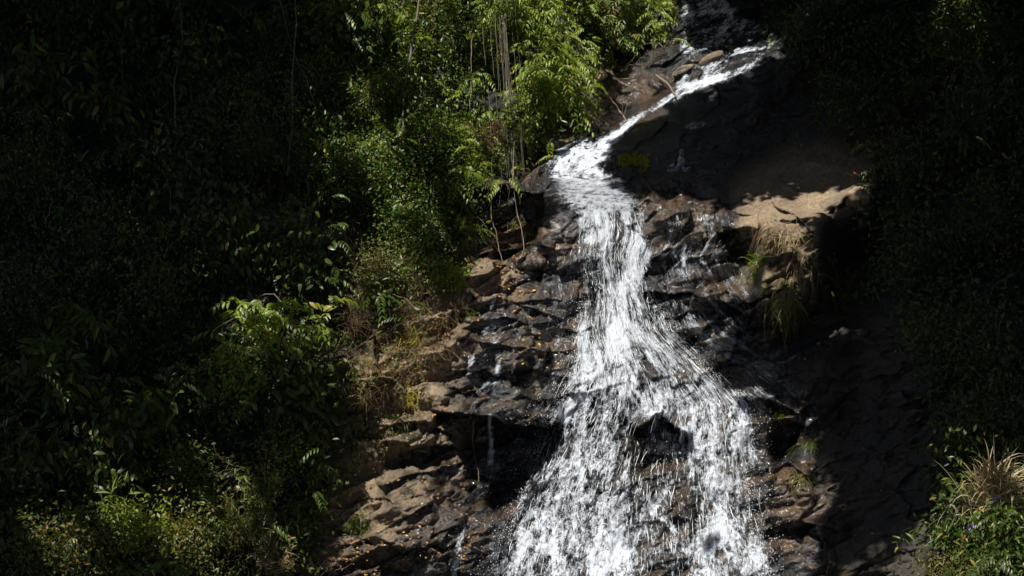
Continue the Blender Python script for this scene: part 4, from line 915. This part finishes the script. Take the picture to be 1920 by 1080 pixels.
# ---------------------------------------------------------------- unseen trees above the picture, crowns laid out from the lit mask to cast shade
lit = pmask([
 ([(-300, -200), (640, -200), (640, 860), (-300, 860)], .2), ([(1650, -200), (2200, -200), (2200, 700), (1760, 700), (1640, 250)], .16), ([(450, -60), (640, -60), (640, 400), (540, 400), (480, 150)], .36),
 ([(640, -200), (1300, -200), (1290, 40), (1300, 90), (1360, 96), (1420, 80), (1470, 66), (1490, 80), (1430, 130), (1340, 172), (1250, 215), (1175, 255), (1145, 300), (1150, 335), (1230, 352), (1330, 375), (1380, 395), (1400, 368), (1450, 352), (1520, 345), (1600, 340), (1660, 325), (1680, 365), (1600, 410), (1570, 415), (1556, 500), (1500, 580), (1440, 620), (1380, 625), (1320, 640), (1360, 700), (1440, 745), (1500, 760), (1545, 830), (1560, 900), (1540, 1000), (1570, 1100), (1600, 1500), (600, 1500), (600, 1080), (640, 960), (600, 860), (640, 720), (640, 560), (600, 420), (610, 250), (660, 120)], 1),
 ([(350, 600), (430, 530), (500, 500), (590, 550), (650, 620), (630, 690), (530, 710), (440, 690), (370, 650)], 1), ([(400, 640), (480, 660), (480, 740), (410, 730)], .6),
 ([(150, 880), (300, 880), (420, 860), (560, 880), (560, 1060), (500, 1120), (60, 1120), (60, 980)], .9),
 ([(1765, 880), (1830, 840), (2020, 830), (2020, 1200), (1690, 1200), (1705, 1020), (1745, 960)], 1),
 ([(1620, 1010), (1720, 990), (1720, 1100), (1560, 1140)], .8), ([(1600, 860), (1640, 865), (1720, 900), (1700, 960), (1640, 920)], .4),
 ([(1760, 20), (1840, 0), (1850, 40), (1790, 90), (1745, 100)], .8),
 ([(60, 200), (250, 150), (250, 200), (100, 240)], .15), ([(240, 760), (330, 740), (320, 830), (230, 820)], .5)], 3, 9)
def pix(P):
    v = P - CAM; d = v @ FW; return 960 + FPX * (v @ RT) / d, 540 - FPX * (v @ UP) / d
def canopy():
    st = 7
    X, Y = np.meshgrid(np.arange(-620, 2520, st), np.arange(-520, 1500, st)); X = X.ravel() + R.uniform(-3, 3, X.size); Y = Y.ravel() + R.uniform(-3, 3, Y.size)
    onveg = samp(vegm, X, Y) > .5
    P = P3(X, Y, Dat(X, Y) - np.where(onveg, .45, .05))
    C = np.concatenate(CROWNS); C = np.repeat(C, 5, 0) + R.normal(size=(len(C) * 5, 3)) * .1
    isv = np.concatenate([onveg, np.ones(len(C), bool)]); P = np.concatenate([P, C]); px, py = pix(P); want = samp(lit, px, py)
    e1 = nrm(np.cross(S, [0, 1.0, 0])); e2 = np.cross(S, e1); h = P @ S; g = .10
    A = P @ e1; B = P @ e2; a0 = A.min(); b0 = B.min(); i = ((A - a0) / g).astype(int); j = ((B - b0) / g).astype(int); ni, nj = i.max() + 1, j.max() + 1
    hm = np.full((ni, nj), -99.0); np.maximum.at(hm, (i, j), h)
    k = h > hm[i, j] - .7
    ws = np.zeros((ni, nj)); cs = np.zeros((ni, nj)); np.add.at(ws, (i[k], j[k]), want[k]); np.add.at(cs, (i[k], j[k]), 1.0)
    lv = np.zeros((ni, nj)); np.add.at(lv, (i[k], j[k]), isv[k].astype(float))
    W = blur(ws, 1) / np.maximum(blur(cs, 1), 1e-6); W[blur(cs, 1) < 1e-6] = 0
    jj, i2 = np.meshgrid(np.arange(nj), np.arange(ni)); 
    nl = blur((W > .5).astype(float), 12)
    fl = (fbm(i2 / 3.6, jj / 3.6, 601, 4, .6) - .5) * 1.6 * (.12 + .75 * nl + .6 * sm(.05, .15, W) * (1 - sm(.6, .95, W)))
    dap = fbm(i2 / 5., jj / 5., 631, 3)
    leafy = blur(lv, 1) / np.maximum(blur(cs, 1), 1e-6) > .4
    sh = ((W + fl) < .5) | (leafy & (dap < .34))
    ia, ja = np.nonzero(sh); n = len(ia)
    Q0 = (a0 + (ia + R.random(n)) * g)[:, None] * e1 + (b0 + (ja + R.random(n)) * g)[:, None] * e2
    zt = 11.4 + 2.6 * fbm(ia / 14., ja / 14., 611, 3) + .8 * R.random(n)
    Q = Q0 + S * ((zt - Q0[:, 2]) / S[2])[:, None]
    Q = np.repeat(Q, 3, 0); Q = Q + R.normal(size=Q.shape) * .035 + S * R.normal(size=(len(Q), 1)) * .35
    def litcross(c):
        u = np.clip(((c @ e1 - a0) / g).astype(int), 0, ni - 1); v = np.clip(((c @ e2 - b0) / g).astype(int), 0, nj - 1)
        return (~sh[u, v]).mean()
    seeds = np.array([[-13, -4], [-9.5, -8], [-9, -1], [-6, -5], [-5, 0], [-2.5, -3], [0, 1], [2, -6], [3, -1], [6, -5], [7, 0], [10, -4], [-3, 4], [4, 4], [-12, 3], [9, 4]], float)
    who = np.argmin(((Q[:, None, :2] - seeds[None]) ** 2).sum(-1), 1)
    for k in range(len(seeds)):
        q = Q[who == k]
        if len(q) < 60: continue
        best = None
        for rx in (-480, -420, 960, 700, 1300, 1700, 2350, 2420):
            root = at(rx, -380 if 0 < rx < 1920 else 100, 0)
            tip = q[R.integers(0, len(q))]; cv = curve(root, tip, 12, .05); v = litcross(cv[0]) + .01 * np.linalg.norm(root - tip)
            if best is None or v < best[0]: best = (v, root, cv)
        root, cv = best[1], best[2]
        t_ = thing('shade_canopy_tree', root, 'unseen tall tree above the gorge, its crown laid out to cast the shade', 'tree', 'unseen shade canopy above the gorge')
        l = .22 + .10 * R.random(len(q))
        put('crown', leaves(q - S * .02, rdirs(len(q)) * np.array([1, 1, .5]), S + .3 * rdirs(len(q)), l, l * .75), 'dark', t_, root)
        put('trunk', tubes(cv, np.linspace(.16, .07, 12)[None], 8), 'bark', t_, root)
        br = curve(cv[0][R.integers(6, 12, 40)], q[R.integers(0, len(q), 40)], 7, .1)
        br = br[[litcross(b) < .1 for b in br]]
        if len(br): put('branches', tubes(br, np.linspace(.05, .01, 7)[None], 4), 'bark', t_, root)
canopy()
# the valley floor and the opposite wooded slope behind the viewpoint
def ground():
    x = np.linspace(-60, 60, 61); y = np.concatenate([np.linspace(-10, -30, 15), np.linspace(-33, -90, 20)]); X, Y = np.meshgrid(x, y)
    Z = -6 + 1.2 * fbm(X / 6, Y / 6, 701, 4) + -0 + 18 * (1 - sm(-62, -34, Y)) + 14 * sm(15, 36, np.abs(X)) 
    i = np.arange(X.size).reshape(X.shape); F = np.stack([i[:-1, :-1], i[1:, :-1], i[1:, 1:], i[:-1, 1:]], -1).reshape(-1, 4)
    V = np.stack([X, Y, Z], -1).reshape(-1, 3); tag(link_mesh('ground', V, F, 'soil', smooth=True), kind='structure')
ground()
